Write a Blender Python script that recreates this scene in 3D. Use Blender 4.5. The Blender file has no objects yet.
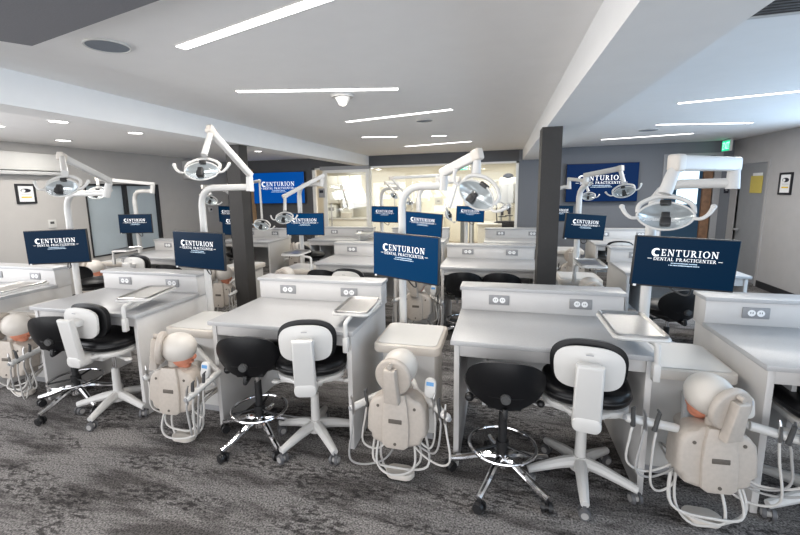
import bpy, bmesh, math, random
from mathutils import Vector, Matrix
PI = math.pi
C = bpy.context.scene.collection
SC = bpy.context.scene

# ---------------------------------------------------------------- camera
CF, CCX, CCY, YAW, PITCH, ROLL, CH = 414.39, 383.42, 255.03, 0.277775, 0.154906, -0.019525, 1.5736
_f = Vector((-math.sin(YAW)*math.cos(PITCH), math.cos(YAW)*math.cos(PITCH), -math.sin(PITCH)))
_r = Vector((math.cos(YAW), math.sin(YAW), 0)); _u = _r.cross(_f)
CR = math.cos(ROLL)*_r + math.sin(ROLL)*_u
CU = -math.sin(ROLL)*_r + math.cos(ROLL)*_u
cd = bpy.data.cameras.new('camera'); cam = bpy.data.objects.new('camera', cd); C.objects.link(cam)
cd.sensor_fit = 'HORIZONTAL'; cd.sensor_width = 36; cd.lens = CF/800*36
cd.shift_x = (400-CCX)/800; cd.shift_y = (CCY-267.5)/800
cd.clip_start = .05; cd.clip_end = 100
M3 = Matrix((CR, CU, -_f)).transposed()
cam.matrix_world = Matrix.Translation((0, 0, CH)) @ M3.to_4x4()
SC.camera = cam

def _ray(px, py): return _f + (px-CCX)/CF*CR - (py-CCY)/CF*CU
def at(px, py, Y):                       # point of the place at depth Y seen at that pixel
    d = _ray(px, py); return Vector((0, 0, CH)) + d*(Y/d.y)
def atz(px, py, Z):
    d = _ray(px, py); return Vector((0, 0, CH)) + d*((Z-CH)/d.z)
def atx(px, py, X):
    d = _ray(px, py); return Vector((0, 0, CH)) + d*(X/d.x)

# ---------------------------------------------------------------- world, daylight, exposure
SC.view_settings.view_transform = 'Standard'; SC.view_settings.look = 'None'
SC.view_settings.exposure = 0.0; SC.view_settings.gamma = 1.0; SC.view_settings.use_curve_mapping = False
w = bpy.data.worlds.new('daylight'); SC.world = w; w.use_nodes = True
bg = w.node_tree.nodes['Background']; bg.inputs[0].default_value = (.80, .88, 1, 1); bg.inputs[1].default_value = 1.6
SC.cycles.max_bounces = 8; SC.cycles.diffuse_bounces = 5; SC.cycles.glossy_bounces = 3; SC.cycles.transmission_bounces = 4
SC.cycles.transparent_max_bounces = 8
SC.cycles.sample_clamp_indirect = 4.0
SC.cycles.caustics_reflective = False; SC.cycles.caustics_refractive = False

XW_L = -6.21
def area_light(name, loc, rot, sx, sy, energy, col):
    l = bpy.data.lights.new(name, 'AREA'); l.shape = 'RECTANGLE'; l.size = sx; l.size_y = sy; l.energy = energy; l.color = col
    o = bpy.data.objects.new(name, l); C.objects.link(o); o.location = loc; o.rotation_euler = rot; return o
# daylight through the windows of the right wall; the left and front lamps are added fill
area_light('window_daylight', (3.74, 3.2, 1.45), (0, PI/2+.15, 0), 1.3, 6.0, 95, (.46, .72, 1))
area_light('left_fill_light', (XW_L, .3, 1.45), (0, -PI/2-.45, 0), 1.3, 4.0, 120, (.98, .98, 1))  # fill added to brighten the left bay, set in the added wall opening
area_light('front_fill_light', (-1.8, -2.8, 1.05), (PI/2+.28, 0, 0), 9.0, 1.9, 158, (1, .97, .94))  # broad fill added behind the camera, where the room is left open

# ---------------------------------------------------------------- materials
def mat(name, col, rough=.5, metal=0, emit=None, es=0, coat=0, spec=None, noise=0, nscale=60):
    m = bpy.data.materials.new(name); m.use_nodes = True
    nt = m.node_tree; b = nt.nodes['Principled BSDF']
    b.inputs['Base Color'].default_value = (*col, 1); b.inputs['Roughness'].default_value = rough; b.inputs['Metallic'].default_value = metal
    if spec is not None: b.inputs['Specular IOR Level'].default_value = spec
    if coat: b.inputs['Coat Weight'].default_value = coat
    if emit: b.inputs['Emission Color'].default_value = (*emit, 1); b.inputs['Emission Strength'].default_value = es
    if noise:
        tc = nt.nodes.new('ShaderNodeTexCoord'); n = nt.nodes.new('ShaderNodeTexNoise'); r = nt.nodes.new('ShaderNodeValToRGB')
        n.inputs['Scale'].default_value = nscale; n.inputs['Detail'].default_value = 3
        nt.links.new(tc.outputs['Object'], n.inputs['Vector']); nt.links.new(n.outputs['Fac'], r.inputs['Fac'])
        r.color_ramp.elements[0].position = .3; r.color_ramp.elements[1].position = .7
        r.color_ramp.elements[0].color = (*[c*(1-noise) for c in col], 1); r.color_ramp.elements[1].color = (*[min(1, c*(1+noise)) for c in col], 1)
        nt.links.new(r.outputs['Color'], b.inputs['Base Color'])
    return m
def srgb(r, g, b):
    f = lambda c: (c/255/12.92 if c <= 10 else ((c/255+.055)/1.055)**2.4)
    return (f(r), f(g), f(b))

MT = dict(
    ceiling=mat('ceiling_paint', (.90, .89, .88), .9, noise=.010, nscale=8),
    beam=mat('beam_paint', (.87, .865, .855), .9, noise=.010, nscale=8),
    wall=mat('wall_paint', (.49, .47, .45), .9, noise=.02, nscale=6),
    wall_right=mat('wall_paint_grey', (.42, .41, .41), .9, noise=.03, nscale=6),
    wall_dark=mat('wall_paint_charcoal', (.105, .105, .11), .8, noise=.08, nscale=90),
    wall_slate=mat('wall_covering_slate', (.17, .18, .20), .8, noise=.08, nscale=120),
    column=mat('column_paint', (.034, .031, .029), .65, noise=.06, nscale=70),
    base=mat('baseboard_rubber', (.02, .02, .022), .6, noise=.1),
    top=mat('laminate_grey', (.42, .42, .425), .32, noise=.05, nscale=160),
    panel=mat('laminate_white', (.575, .56, .545), .38, noise=.012, nscale=20),
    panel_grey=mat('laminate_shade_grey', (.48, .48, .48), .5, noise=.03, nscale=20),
    edge=mat('edge_banding', (.30, .30, .30), .5, noise=.05),
    plastic=mat('white_plastic', (.60, .59, .57), .35, noise=.012, nscale=15),
    cream=mat('cream_plastic', (.60, .555, .50), .4, noise=.015, nscale=15),
    greige=mat('manikin_shell_plastic', (.46, .41, .36), .45, noise=.05, nscale=50),
    greige_dark=mat('manikin_slot', (.10, .085, .07), .6, noise=.1),
    hoodc=mat('manikin_hood_plastic', (.62, .58, .53), .4, noise=.02, nscale=15),
    skin=mat('manikin_face_rubber', (.62, .24, .15), .5, noise=.06, nscale=30),
    hose=mat('hose_rubber_grey', (.36, .35, .34), .5, noise=.04),
    hose_white=mat('hose_rubber_white', (.58, .56, .53), .5, noise=.03),
    vinyl=mat('black_vinyl', (.006, .006, .007), .34, spec=.28, noise=.1, nscale=40),
    blackp=mat('black_plastic', (.015, .015, .016), .42, noise=.1),
    darkgrey=mat('dark_grey_plastic', (.06, .06, .06), .5, noise=.1),
    greyw=mat('caster_tyre_grey', (.10, .10, .105), .5, noise=.05),
    greyp=mat('grey_plastic', (.33, .33, .34), .5, noise=.05),
    chrome=mat('chrome', (.78, .78, .79), .10, metal=1, noise=.02),
    plate=mat('outlet_plate_grey', (.27, .27, .275), .4, noise=.04),
    steel=mat('brushed_steel', (.56, .55, .54), .30, metal=1, noise=.05, nscale=120),
    lens=mat('lamp_reflector', (.72, .75, .78), .12, metal=.55, noise=.06, nscale=30),
    socket=mat('socket_white', (.85, .85, .85), .4, noise=.01),
    screen=mat('lit_screen_blue', (.0005, .004, .010), .3, emit=srgb(2, 60, 104), es=.95, spec=.06, noise=.05),
    screen_dark=mat('lit_screen_navy', (.0005, .003, .008), .3, emit=srgb(1, 36, 62), es=.85, spec=.06, noise=.05),
    screen_tv=mat('lit_screen_bright_blue', (.0005, .006, .015), .3, emit=srgb(2, 76, 158), es=1.0, spec=.06, noise=.05),
    screen_tvn=mat('lit_screen_deep_blue', (.0005, .004, .010), .3, emit=srgb(3, 36, 84), es=.9, spec=.06, noise=.05),
    logo=mat('lit_lettering', (.5, .5, .5), .5, emit=(.92, .93, .95), es=1.0, noise=.01),
    logo_blue=mat('lit_small_lettering', (.3, .4, .5), .5, emit=(.60, .76, .90), es=.9, noise=.01),
    strip=mat('led_diffuser', (.9, .9, .9), .5, emit=(1, .98, .96), es=6, noise=.01),
    cove=mat('cove_led', (.9, .9, .9), .5, emit=(1, .93, .78), es=5, noise=.01),
    ledblue=mat('indicator_display', (.05, .15, .3), .3, emit=(.1, .3, .6), es=.5, noise=.05),
    exit=mat('exit_sign_green', (0, .3, .15), .4, emit=(.0, .75, .33), es=1.3, noise=.02),
    exitw=mat('exit_sign_letters', (.7, .9, .8), .4, emit=(.65, 1, .8), es=1.2, noise=.02),
    frost=mat('frosted_window_film', (.50, .57, .61), .35, noise=.03, nscale=3),
    wframe=mat('window_frame_black', (.015, .015, .018), .5, noise=.1),
    wood=mat('walnut_wood', (.23, .125, .07), .45, noise=.25, nscale=14),
    oak=mat('oak_wood', (.42, .26, .14), .5, noise=.2, nscale=14),
    doorm=mat('door_paint_grey', (.30, .31, .325), .5, noise=.03, nscale=10),
    paper=mat('white_paper', (.82, .82, .82), .8, noise=.01),
    yellow=mat('yellow_paper', (.62, .50, .12), .8, noise=.05),
    yellow_bar=mat('yellow_print', (.80, .55, .02), .8, noise=.03),
    ink=mat('black_ink', (.02, .02, .03), .8, noise=.05),
    red=mat('red_ink', (.6, .08, .06), .8, noise=.05),
    room=mat('lab_wall_cream', (.82, .78, .69), .9, noise=.015, nscale=6),
    roomf=mat('lab_floor_vinyl', (.35, .27, .20), .5, noise=.12, nscale=8),
    roomw=mat('lab_cabinet_white', (.86, .85, .81), .4, noise=.01, nscale=8),
    grille=mat('speaker_grille', (.20, .225, .26), .7, noise=.1, nscale=200),
    cloud=mat('ceiling_cloud_grey', (.19, .19, .205), .9, noise=.06, nscale=160),
    day=mat('daylit_window', (.5, .7, .9), .3, emit=(.72, .90, 1), es=1.6, noise=.02),
    blueroom=mat('corridor_paint_blue', (.10, .20, .30), .8, noise=.05),
)
def glass_mat():
    m = bpy.data.materials.new('clear_glass'); m.use_nodes = True; nt = m.node_tree; nt.nodes.remove(nt.nodes['Principled BSDF'])
    out = nt.nodes['Material Output']; mx = nt.nodes.new('ShaderNodeMixShader'); t = nt.nodes.new('ShaderNodeBsdfTransparent'); g = nt.nodes.new('ShaderNodeBsdfGlossy')
    t.inputs[0].default_value = (.95, .97, .96, 1); g.inputs['Roughness'].default_value = .02; mx.inputs[0].default_value = .06
    nt.links.new(t.outputs[0], mx.inputs[1]); nt.links.new(g.outputs[0], mx.inputs[2]); nt.links.new(mx.outputs[0], out.inputs[0]); return m
MT['glass'] = glass_mat()
def lampglass_mat():
    m = glass_mat(); m.name = 'lamp_shield_clear'; return m
def carpet_mat():
    m = bpy.data.materials.new('patterned_carpet'); m.use_nodes = True; nt = m.node_tree; b = nt.nodes['Principled BSDF']
    N = nt.nodes.new; L = nt.links.new
    tc = N('ShaderNodeTexCoord')
    mp = N('ShaderNodeMapping'); mp.inputs['Scale'].default_value = (1.15, 4.6, 1); mp.inputs['Rotation'].default_value = (0, 0, .10); L(tc.outputs['Object'], mp.inputs[0])
    big = N('ShaderNodeTexNoise'); big.inputs['Scale'].default_value = 1.5; big.inputs['Detail'].default_value = 5; big.inputs['Roughness'].default_value = .62; L(mp.outputs[0], big.inputs['Vector'])
    rb = N('ShaderNodeValToRGB'); rb.color_ramp.elements[0].position = .40; rb.color_ramp.elements[1].position = .54
    rb.color_ramp.elements[0].color = (.070, .064, .062, 1); rb.color_ramp.elements[1].color = (.185, .176, .172, 1); L(big.outputs['Fac'], rb.inputs[0])
    # dashes worn into the pile
    mp2 = N('ShaderNodeMapping'); mp2.inputs['Scale'].default_value = (13, 30, 1); mp2.inputs['Rotation'].default_value = (0, 0, -.5); L(tc.outputs['Object'], mp2.inputs[0])
    vo = N('ShaderNodeTexNoise'); vo.inputs['Scale'].default_value = 1.6; vo.inputs['Detail'].default_value = 2; L(mp2.outputs[0], vo.inputs['Vector'])
    rv = N('ShaderNodeValToRGB'); rv.color_ramp.elements[0].position = .42; rv.color_ramp.elements[1].position = .52; rv.color_ramp.elements[0].color = (.30, .29, .29, 1); L(vo.outputs['Fac'], rv.inputs[0])
    mp3 = N('ShaderNodeMapping'); mp3.inputs['Scale'].default_value = (.9, 2.2, 1); mp3.inputs['Location'].default_value = (3.1, 1.7, 0); L(tc.outputs['Object'], mp3.inputs[0])
    msk = N('ShaderNodeTexNoise'); msk.inputs['Scale'].default_value = 1.8; msk.inputs['Detail'].default_value = 3; L(mp3.outputs[0], msk.inputs['Vector'])
    rm = N('ShaderNodeValToRGB'); rm.color_ramp.elements[0].position = .47; rm.color_ramp.elements[1].position = .56; L(msk.outputs['Fac'], rm.inputs[0])
    dark = N('ShaderNodeMix'); dark.data_type = 'RGBA'; dark.blend_type = 'MULTIPLY'; L(rm.outputs[0], dark.inputs[0]); L(rb.outputs[0], dark.inputs[6]); L(rv.outputs[0], dark.inputs[7])
    fine = N('ShaderNodeTexNoise'); fine.inputs['Scale'].default_value = 110; fine.inputs['Detail'].default_value = 2; L(tc.outputs['Object'], fine.inputs['Vector'])
    rf = N('ShaderNodeValToRGB'); rf.color_ramp.elements[0].position = .3; rf.color_ramp.elements[1].position = .72
    rf.color_ramp.elements[0].color = (.22, .22, .22, 1); rf.color_ramp.elements[1].color = (1.9, 1.88, 1.86, 1); L(fine.outputs['Fac'], rf.inputs[0])
    mul = N('ShaderNodeMix'); mul.data_type = 'RGBA'; mul.blend_type = 'MULTIPLY'; mul.inputs[0].default_value = 1; L(dark.outputs[2], mul.inputs[6]); L(rf.outputs[0], mul.inputs[7])
    add = N('ShaderNodeMix'); add.data_type = 'RGBA'; add.blend_type = 'ADD'; add.inputs[0].default_value = 1; add.inputs[7].default_value = (.012, .012, .012, 1); L(mul.outputs[2], add.inputs[6])
    L(add.outputs[2], b.inputs['Base Color']); b.inputs['Roughness'].default_value = .95; b.inputs['Specular IOR Level'].default_value = .1
    bp = N('ShaderNodeBump'); bp.inputs['Strength'].default_value = .5; bp.inputs['Distance'].default_value = .01; L(fine.outputs['Fac'], bp.inputs['Height']); L(bp.outputs[0], b.inputs['Normal'])
    return m
MT['carpet'] = carpet_mat()

# ---------------------------------------------------------------- mesh helpers
class MB:
    def __init__(s): s.bm = bmesh.new()
    def _xf(s, vs, mtx):
        if mtx is not None: bmesh.ops.transform(s.bm, matrix=mtx, verts=vs)
    def box(s, x0, x1, y0, y1, z0, z1, bev=0, seg=2, mtx=None):
        r = bmesh.ops.create_cube(s.bm, size=1); vs = r['verts']
        for v in vs: v.co = Vector(((x0+x1)/2+v.co.x*(x1-x0), (y0+y1)/2+v.co.y*(y1-y0), (z0+z1)/2+v.co.z*(z1-z0)))
        if bev:
            es = list({e for v in vs for e in v.link_edges})
            rr = bmesh.ops.bevel(s.bm, geom=es, offset=bev, segments=seg, affect='EDGES', profile=.5)
            vs = list({v for f in rr['faces'] for v in f.verts} | {v for v in vs if v.is_valid})
        s._xf(vs, mtx); return s
    def cyl(s, p0, p1, r0, r1=None, seg=16, caps=True):
        p0 = Vector(p0); p1 = Vector(p1); r1 = r0 if r1 is None else r1
        d = p1-p0; q = d.to_track_quat('Z', 'Y').to_matrix().to_4x4()
        bmesh.ops.create_cone(s.bm, cap_ends=caps, segments=seg, radius1=r0, radius2=r1, depth=d.length, matrix=Matrix.Translation((p0+p1)/2) @ q); return s
    def ball(s, c, rx, ry=None, rz=None, mtx=None, u=18, v=12):
        ry = rx if ry is None else ry; rz = rx if rz is None else rz
        m = Matrix.Translation(c) @ (mtx if mtx is not None else Matrix()) @ Matrix.Diagonal((rx, ry, rz, 1))
        bmesh.ops.create_uvsphere(s.bm, u_segments=u, v_segments=v, radius=1, matrix=m); return s
    def tube(s, pts, r, seg=8, smooth=0, radii=None, caps=True):
        pts = [Vector(p) for p in pts]
        if smooth:
            P = [pts[0]]+pts+[pts[-1]]; out = []; RR = ([radii[0]]+list(radii)+[radii[-1]]) if radii else None; ro = []
            for i in range(1, len(P)-2):
                for k in range(smooth):
                    t = k/smooth; a, b, c, d = P[i-1], P[i], P[i+1], P[i+2]
                    out.append(.5*((2*b)+(c-a)*t+(2*a-5*b+4*c-d)*t*t+(3*b-a-3*c+d)*t**3))
                    if RR: ro.append(RR[i]*(1-t)+RR[i+1]*t)
            out.append(pts[-1]); pts = out
            if RR: ro.append(radii[-1]); radii = ro
        n = len(pts); T = [(pts[min(i+1, n-1)]-pts[max(i-1, 0)]).normalized() for i in range(n)]
        up = Vector((0, 0, 1)) if abs(T[0].z) < .9 else Vector((1, 0, 0)); X = T[0].cross(up).normalized(); rings = []
        for i in range(n):
            X = (X-T[i]*X.dot(T[i])); X = X.normalized() if X.length > 1e-6 else T[i].orthogonal().normalized(); Y = T[i].cross(X)
            rr = radii[i] if radii else r
            rings.append([s.bm.verts.new(pts[i]+(X*math.cos(2*PI*k/seg)+Y*math.sin(2*PI*k/seg))*rr) for k in range(seg)])
        for i in range(n-1):
            for k in range(seg): s.bm.faces.new((rings[i][k], rings[i][(k+1) % seg], rings[i+1][(k+1) % seg], rings[i+1][k]))
        if caps: s.bm.faces.new(rings[0][::-1]); s.bm.faces.new(rings[-1])
        return s
    def torus(s, c, R, r, axis=(0, 0, 1), n=32, seg=8):
        q = Vector(axis).to_track_quat('Z', 'Y'); c = Vector(c); rings = []
        for i in range(n):
            a = 2*PI*i/n; e = Vector((math.cos(a), math.sin(a), 0))
            rings.append([s.bm.verts.new(c+q @ (e*(R+r*math.cos(2*PI*k/seg))+Vector((0, 0, r*math.sin(2*PI*k/seg))))) for k in range(seg)])
        for i in range(n):
            for k in range(seg): s.bm.faces.new((rings[i][k], rings[(i+1) % n][k], rings[(i+1) % n][(k+1) % seg], rings[i][(k+1) % seg]))
        return s
    def prism(s, pts, d, mtx=None, bev=0, seg=2):       # outline in the local XZ plane, extruded from y = 0 to y = d
        vs = [s.bm.verts.new((x, 0, z)) for x, z in pts]; f = s.bm.faces.new(vs)
        r = bmesh.ops.extrude_face_region(s.bm, geom=[f]); nv = [g for g in r['geom'] if isinstance(g, bmesh.types.BMVert)]
        for v in nv: v.co.y += d
        allv = vs+nv
        if bev:
            es = [e for e in {e for v in allv for e in v.link_edges} if all(abs(v.co.y) < 1e-6 for v in e.verts) or all(abs(v.co.y-d) < 1e-6 for v in e.verts)]
            rr = bmesh.ops.bevel(s.bm, geom=es, offset=bev, segments=seg, affect='EDGES', profile=.5)
            allv = list({v for ff in rr['faces'] for v in ff.verts} | {v for v in allv if v.is_valid})
            allv = list({v for v in allv for ff in v.link_faces for v in ff.verts})
        s._xf(allv, mtx); return s
    def poly(s, pts):
        s.bm.faces.new([s.bm.verts.new(p) for p in pts]); return s
    def grid(s, fn, nu, nv, th=0, flip=False):           # sheet from fn(u, v), u and v in -1..1, with thickness along its normal
        P = [[fn(-1+2*i/nu, -1+2*j/nv) for j in range(nv+1)] for i in range(nu+1)]
        V = [[s.bm.verts.new(p) for p in row] for row in P]; fs = []
        for i in range(nu):
            for j in range(nv): fs.append(s.bm.faces.new((V[i][j], V[i+1][j], V[i+1][j+1], V[i][j+1])))
        if th:
            bmesh.ops.recalc_face_normals(s.bm, faces=fs)
            bmesh.ops.solidify(s.bm, geom=fs, thickness=th)
        return s
    def mesh(s, name, m, smooth=35):
        bmesh.ops.recalc_face_normals(s.bm, faces=s.bm.faces[:])
        me = bpy.data.meshes.new(name); s.bm.to_mesh(me); s.bm.free()
        me.materials.append(m)
        if smooth:
            me.polygons.foreach_set('use_smooth', [True]*len(me.polygons)); me.set_sharp_from_angle(angle=math.radians(smooth))
        return me
    def build(s, name, m, parent=None, loc=None, rot=None, smooth=35):
        return put(name, s.mesh(name, m, smooth), parent, loc, rot)
def put(name, me, parent=None, loc=None, rot=None):
    o = bpy.data.objects.new(name, me); C.objects.link(o)
    if parent is not None: o.parent = parent
    if loc is not None: o.location = loc
    if rot is not None: o.rotation_euler = rot
    return o
def tag(o, label, cat, group=None, kind=None):
    o['label'] = label; o['category'] = cat
    if group: o['group'] = group
    if kind: o['kind'] = kind
    return o
def thing(name, label, cat, loc=(0, 0, 0), rz=0, group=None):
    o = bpy.data.objects.new(name, None); C.objects.link(o); o.empty_display_size = .1
    o.location = loc; o.rotation_euler = (0, 0, rz); return tag(o, label, cat, group)
def struct(name, mb, m, smooth=0):
    o = mb.build(name, MT[m] if isinstance(m, str) else m, smooth=smooth); o['kind'] = 'structure'; return o
def dup(root, loc, rz, label, group=None):
    r = root.copy(); C.objects.link(r); r.location = loc; r.rotation_euler = (0, 0, rz); r['label'] = label
    if group: r['group'] = group
    for ch in list(root.children):
        c = ch.copy(); C.objects.link(c); c.parent = r
        for g in list(ch.children):
            d = g.copy(); C.objects.link(d); d.parent = c
    return r
def rrect(w, h, r, n=5, cx=0, cz=0):                      # rounded rectangle outline
    out = []
    for qx, qz, a0 in ((1, 1, 0), (-1, 1, 90), (-1, -1, 180), (1, -1, 270)):
        for k in range(n+1):
            a = math.radians(a0+90*k/n); out.append((cx+qx*(w/2-r)+r*math.cos(a), cz+qz*(h/2-r)+r*math.sin(a)))
    return out

# ---------------------------------------------------------------- the room
XL, XR, YB, ZC, ZB = -6.27, 3.80, 8.60, 2.30, 2.10
Y0 = -3.0
struct('floor', MB().box(XL-.1, XR+.1, Y0, YB+.1, -.08, 0), 'carpet')
struct('ceiling', MB().box(XL-.1, XR+.1, Y0, YB+.1, ZC, ZC+.1), 'ceiling')
struct('trim_1', MB().box(-2.99, -2.735, Y0, YB-.002, ZB, ZC+.02), 'beam')          # dropped beams along the room
struct('trim_2', MB().box(.372, .755, Y0, YB-.002, ZB, ZC+.02), 'beam')
# left wall with the frosted window and an unseen opening added for the fill light
mb = MB(); WY0, WY1, WZ0, WZ1 = 5.04, 6.50, .595, 1.765
mb.box(XL-.12, XL, 2.4, WY0, 0, ZC).box(XL-.12, XL, Y0, -1.8, 0, ZC).box(XL-.12, XL, -1.8, 2.4, 0, .75).box(XL-.12, XL, -1.8, 2.4, 2.15, ZC).box(XL-.12, XL, WY1, YB+.1, 0, ZC).box(XL-.12, XL, WY0, WY1, 0, WZ0).box(XL-.12, XL, WY0, WY1, WZ1, ZC)
struct('wall_left', mb, 'wall')
wn = MB(); fr = .045
wn.box(XL-.07, XL+.012, WY0, WY0+.02, WZ0, WZ1).box(XL-.07, XL+.012, WY1-fr, WY1, WZ0, WZ1).box(XL-.07, XL+.012, WY0, WY1, WZ0, WZ0+.015).box(XL-.07, XL+.012, WY0, WY1, WZ1-.03, WZ1)
wn.box(XL-.07, XL+.012, 5.745, 5.80, WZ0, WZ1)
win = struct('window_1', wn, 'wframe')
for a, b in ((WY0+.02, 5.745), (5.80, WY1-fr)):
    MB().box(XL-.06, XL-.05, a, b, WZ0+.015, WZ1-.03).build('pane', MT['frost'], win, smooth=0)
struct('baseboard_left', MB().box(XL, XL+.012, Y0, YB, 0, .09), 'base')
# right wall: windows beside the camera, then the door near the back corner
DY0, DY1, DZ = 7.60, 8.37, 1.885
mb = MB()
mb.box(XR, XR+.12, 6.68, DY0, 0, ZC).box(XR, XR+.12, DY1, YB+.1, 0, ZC).box(XR, XR+.12, DY0, DY1, DZ, ZC)
mb.box(XR, XR+.12, Y0, 6.68, 0, .75).box(XR, XR+.12, Y0, 6.68, 2.15, ZC)
for y in (Y0, -.2, 2.1, 4.4): mb.box(XR, XR+.12, y, y+.12, .75, 2.15)
struct('wall_right', mb, 'wall_right')
wn = MB()
for a, b in ((Y0+.12, -.2), (-.08, 2.1), (2.22, 4.4), (4.52, 6.68)):
    wn.box(XR+.04, XR+.09, a, b, .75, .79).box(XR+.04, XR+.09, a, b, 2.11, 2.15).box(XR+.04, XR+.09, a, a+.04, .75, 2.15).box(XR+.04, XR+.09, b-.04, b, .75, 2.15)
struct('window_2', wn, 'wframe')
struct('baseboard_right', MB().box(XR-.012, XR, Y0, DY0-.06, 0, .10), 'base')
d = struct('door_1', MB().box(XR+.03, XR+.075, DY0+.008, DY1-.008, .01, DZ-.008), 'doorm')
MB().box(XR-.008, XR+.03, DY0-.05, DY0, 0, DZ+.05).box(XR-.008, XR+.03, DY1, DY1+.05, 0, DZ+.05).box(XR-.008, XR+.03, DY0, DY1, DZ, DZ+.05).build('door_frame', MT['wall_right'], d, smooth=0)
MB().cyl((XR+.03, DY1-.07, .815), (XR-.03, DY1-.07, .815), .018).box(XR-.04, XR-.022, DY1-.19, DY1-.05, .80, .83, .006).cyl((XR+.028, DY1-.07, .815), (XR+.022, DY1-.07, .815), .04).build('door_handle', MT['greyp'], d)
# back wall: charcoal left, opening with glass, slate right, doorway at the far right
GX0, GX1 = -4.07, .31                                      # glazed opening
OX0, OX1, OZ = 2.80, 3.54, 2.06                            # doorway to the corridor
mb = MB()
mb.box(XL-.1, GX0, YB, YB+.12, 0, ZC).box(GX0, GX1, YB, YB+.12, 2.085, ZC)
struct('wall_back', mb, 'wall_dark')
mb = MB().box(GX1, OX0, YB, YB+.12, 0, ZC).box(OX1, XR+.1, YB, YB+.12, 0, ZC).box(OX0, OX1, YB, YB+.12, OZ, ZC)
struct('wall_backright', mb, 'wall_slate')
struct('baseboard_back', MB().box(GX1, OX0, YB-.012, YB, 0, .09).box(OX1, XR, YB-.012, YB, 0, .09).box(XL, GX0, YB-.012, YB, 0, .09), 'base')
# glazed screen between practice room and laboratory
gf = MB(); zt = 2.085
for x, wd in ((GX0, .07), (-3.82, .05), (-2.76, .06), (-.60, .035), (GX1-.05, .05)): gf.box(x, x+wd, YB+.01, YB+.09, 0, zt)
gf.box(GX0, GX1, YB+.01, YB+.09, zt-.035, zt).box(GX0, GX1, YB+.01, YB+.09, 0, .05)
gw = struct('window_3', gf, 'roomw')
for a, b in ((-2.70, -.60), (-.565, GX1-.05)): MB().box(a, b, YB+.045, YB+.055, .05, zt-.035).build('pane', MT['glass'], gw, smooth=0)
sd = struct('door_2', MB().box(-3.77, -3.70, YB-.05, YB-.01, .02, 2.03).box(-2.80, -2.73, YB-.05, YB-.01, .02, 2.03).box(-3.70, -2.80, YB-.05, YB-.01, 1.97, 2.03).box(-3.70, -2.80, YB-.05, YB-.01, .02, .10), 'roomw')
MB().box(-3.70, -2.80, YB-.035, YB-.025, .10, 1.97).build('pane', MT['glass'], sd, smooth=0)
MB().cyl((-3.60, YB-.075, .70), (-3.60, YB-.075, 1.32), .014).cyl((-3.60, YB-.075, .76), (-3.60, YB-.03, .76), .009).cyl((-3.60, YB-.075, 1.26), (-3.60, YB-.03, 1.26), .009).build('door_handle', MT['steel'], sd)
struct('trim_3', MB().box(-3.85, -2.72, YB-.07, YB-.002, 2.03, 2.11, .008), 'greyp')     # sliding-door track
# laboratory behind the glass
LX0, LX1, LY = -6.2, 1.6, 12.6
struct('floor_laboratory', MB().box(LX0, LX1, YB+.12, LY, -.08, 0), 'roomf')
struct('ceiling_laboratory', MB().box(LX0, LX1, YB+.12, LY+.1, 2.3, 2.4), 'roomw')
struct('wall_laboratory', MB().box(LX0, LX1, LY, LY+.1, 0, 2.3).box(LX0-.1, LX0, YB+.12, LY, 0, 2.3).box(LX1, LX1+.1, YB+.12, LY, 0, 2.3), 'room')
area_light('laboratory_ceiling_light', (-2.0, 10.6, 2.27), (0, 0, 0), 6.0, 2.4, 185, (1, .95, .85))
# corridor behind the doorway
struct('wall_corridor', MB().box(2.0, 2.02, YB+.12, 11.2, 0, 2.3).box(5.2, 5.22, YB+.12, 11.2, 0, 2.3).box(2.0, 5.2, 11.2, 11.22, 0, 1.12).box(2.0, 3.90, 11.2, 11.22, 1.12, 2.3).box(4.33, 5.2, 11.2, 11.22, 1.12, 2.3).box(3.90, 4.33, 11.2, 11.22, 1.92, 2.3), 'blueroom')
struct('floor_corridor', MB().box(2.0, 5.2, YB+.12, 11.2, -.08, 0), 'carpet')
struct('ceiling_corridor', MB().box(2.0, 5.2, YB+.12, 11.2, 2.3, 2.4), 'ceiling')
struct('window_4', MB().box(3.90, 4.33, 11.215, 11.225, 1.12, 1.92), 'day')
struct('trim_4', MB().box(OX0-.045, OX0, YB-.02, YB+.12, 0, OZ+.045).box(OX1, OX1+.10, YB-.02, YB+.12, 0, OZ+.045).box(OX0, OX1, YB-.02, YB+.12, OZ, OZ+.045), 'greyp')
struct('door_3', MB().box(OX1-.14, OX1-.005, YB+.02, YB+.07, .01, OZ-.01), 'wood')
struct('door_4', MB().box(-5.62, -5.53, YB-.03, YB-.002, 0, 2.06).box(-6.20, -6.10, YB-.03, YB-.002, 0, 2.06).box(-6.20, -5.53, YB-.03, YB-.002, 2.02, 2.10), 'oak')
# columns under the beams
struct('column_left', MB().box(-2.955, -2.785, 4.06, 4.22, 0, ZB), 'column')
struct('column_right', MB().box(.335, .505, 4.05, 4.30, 0, ZB), 'column')

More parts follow.
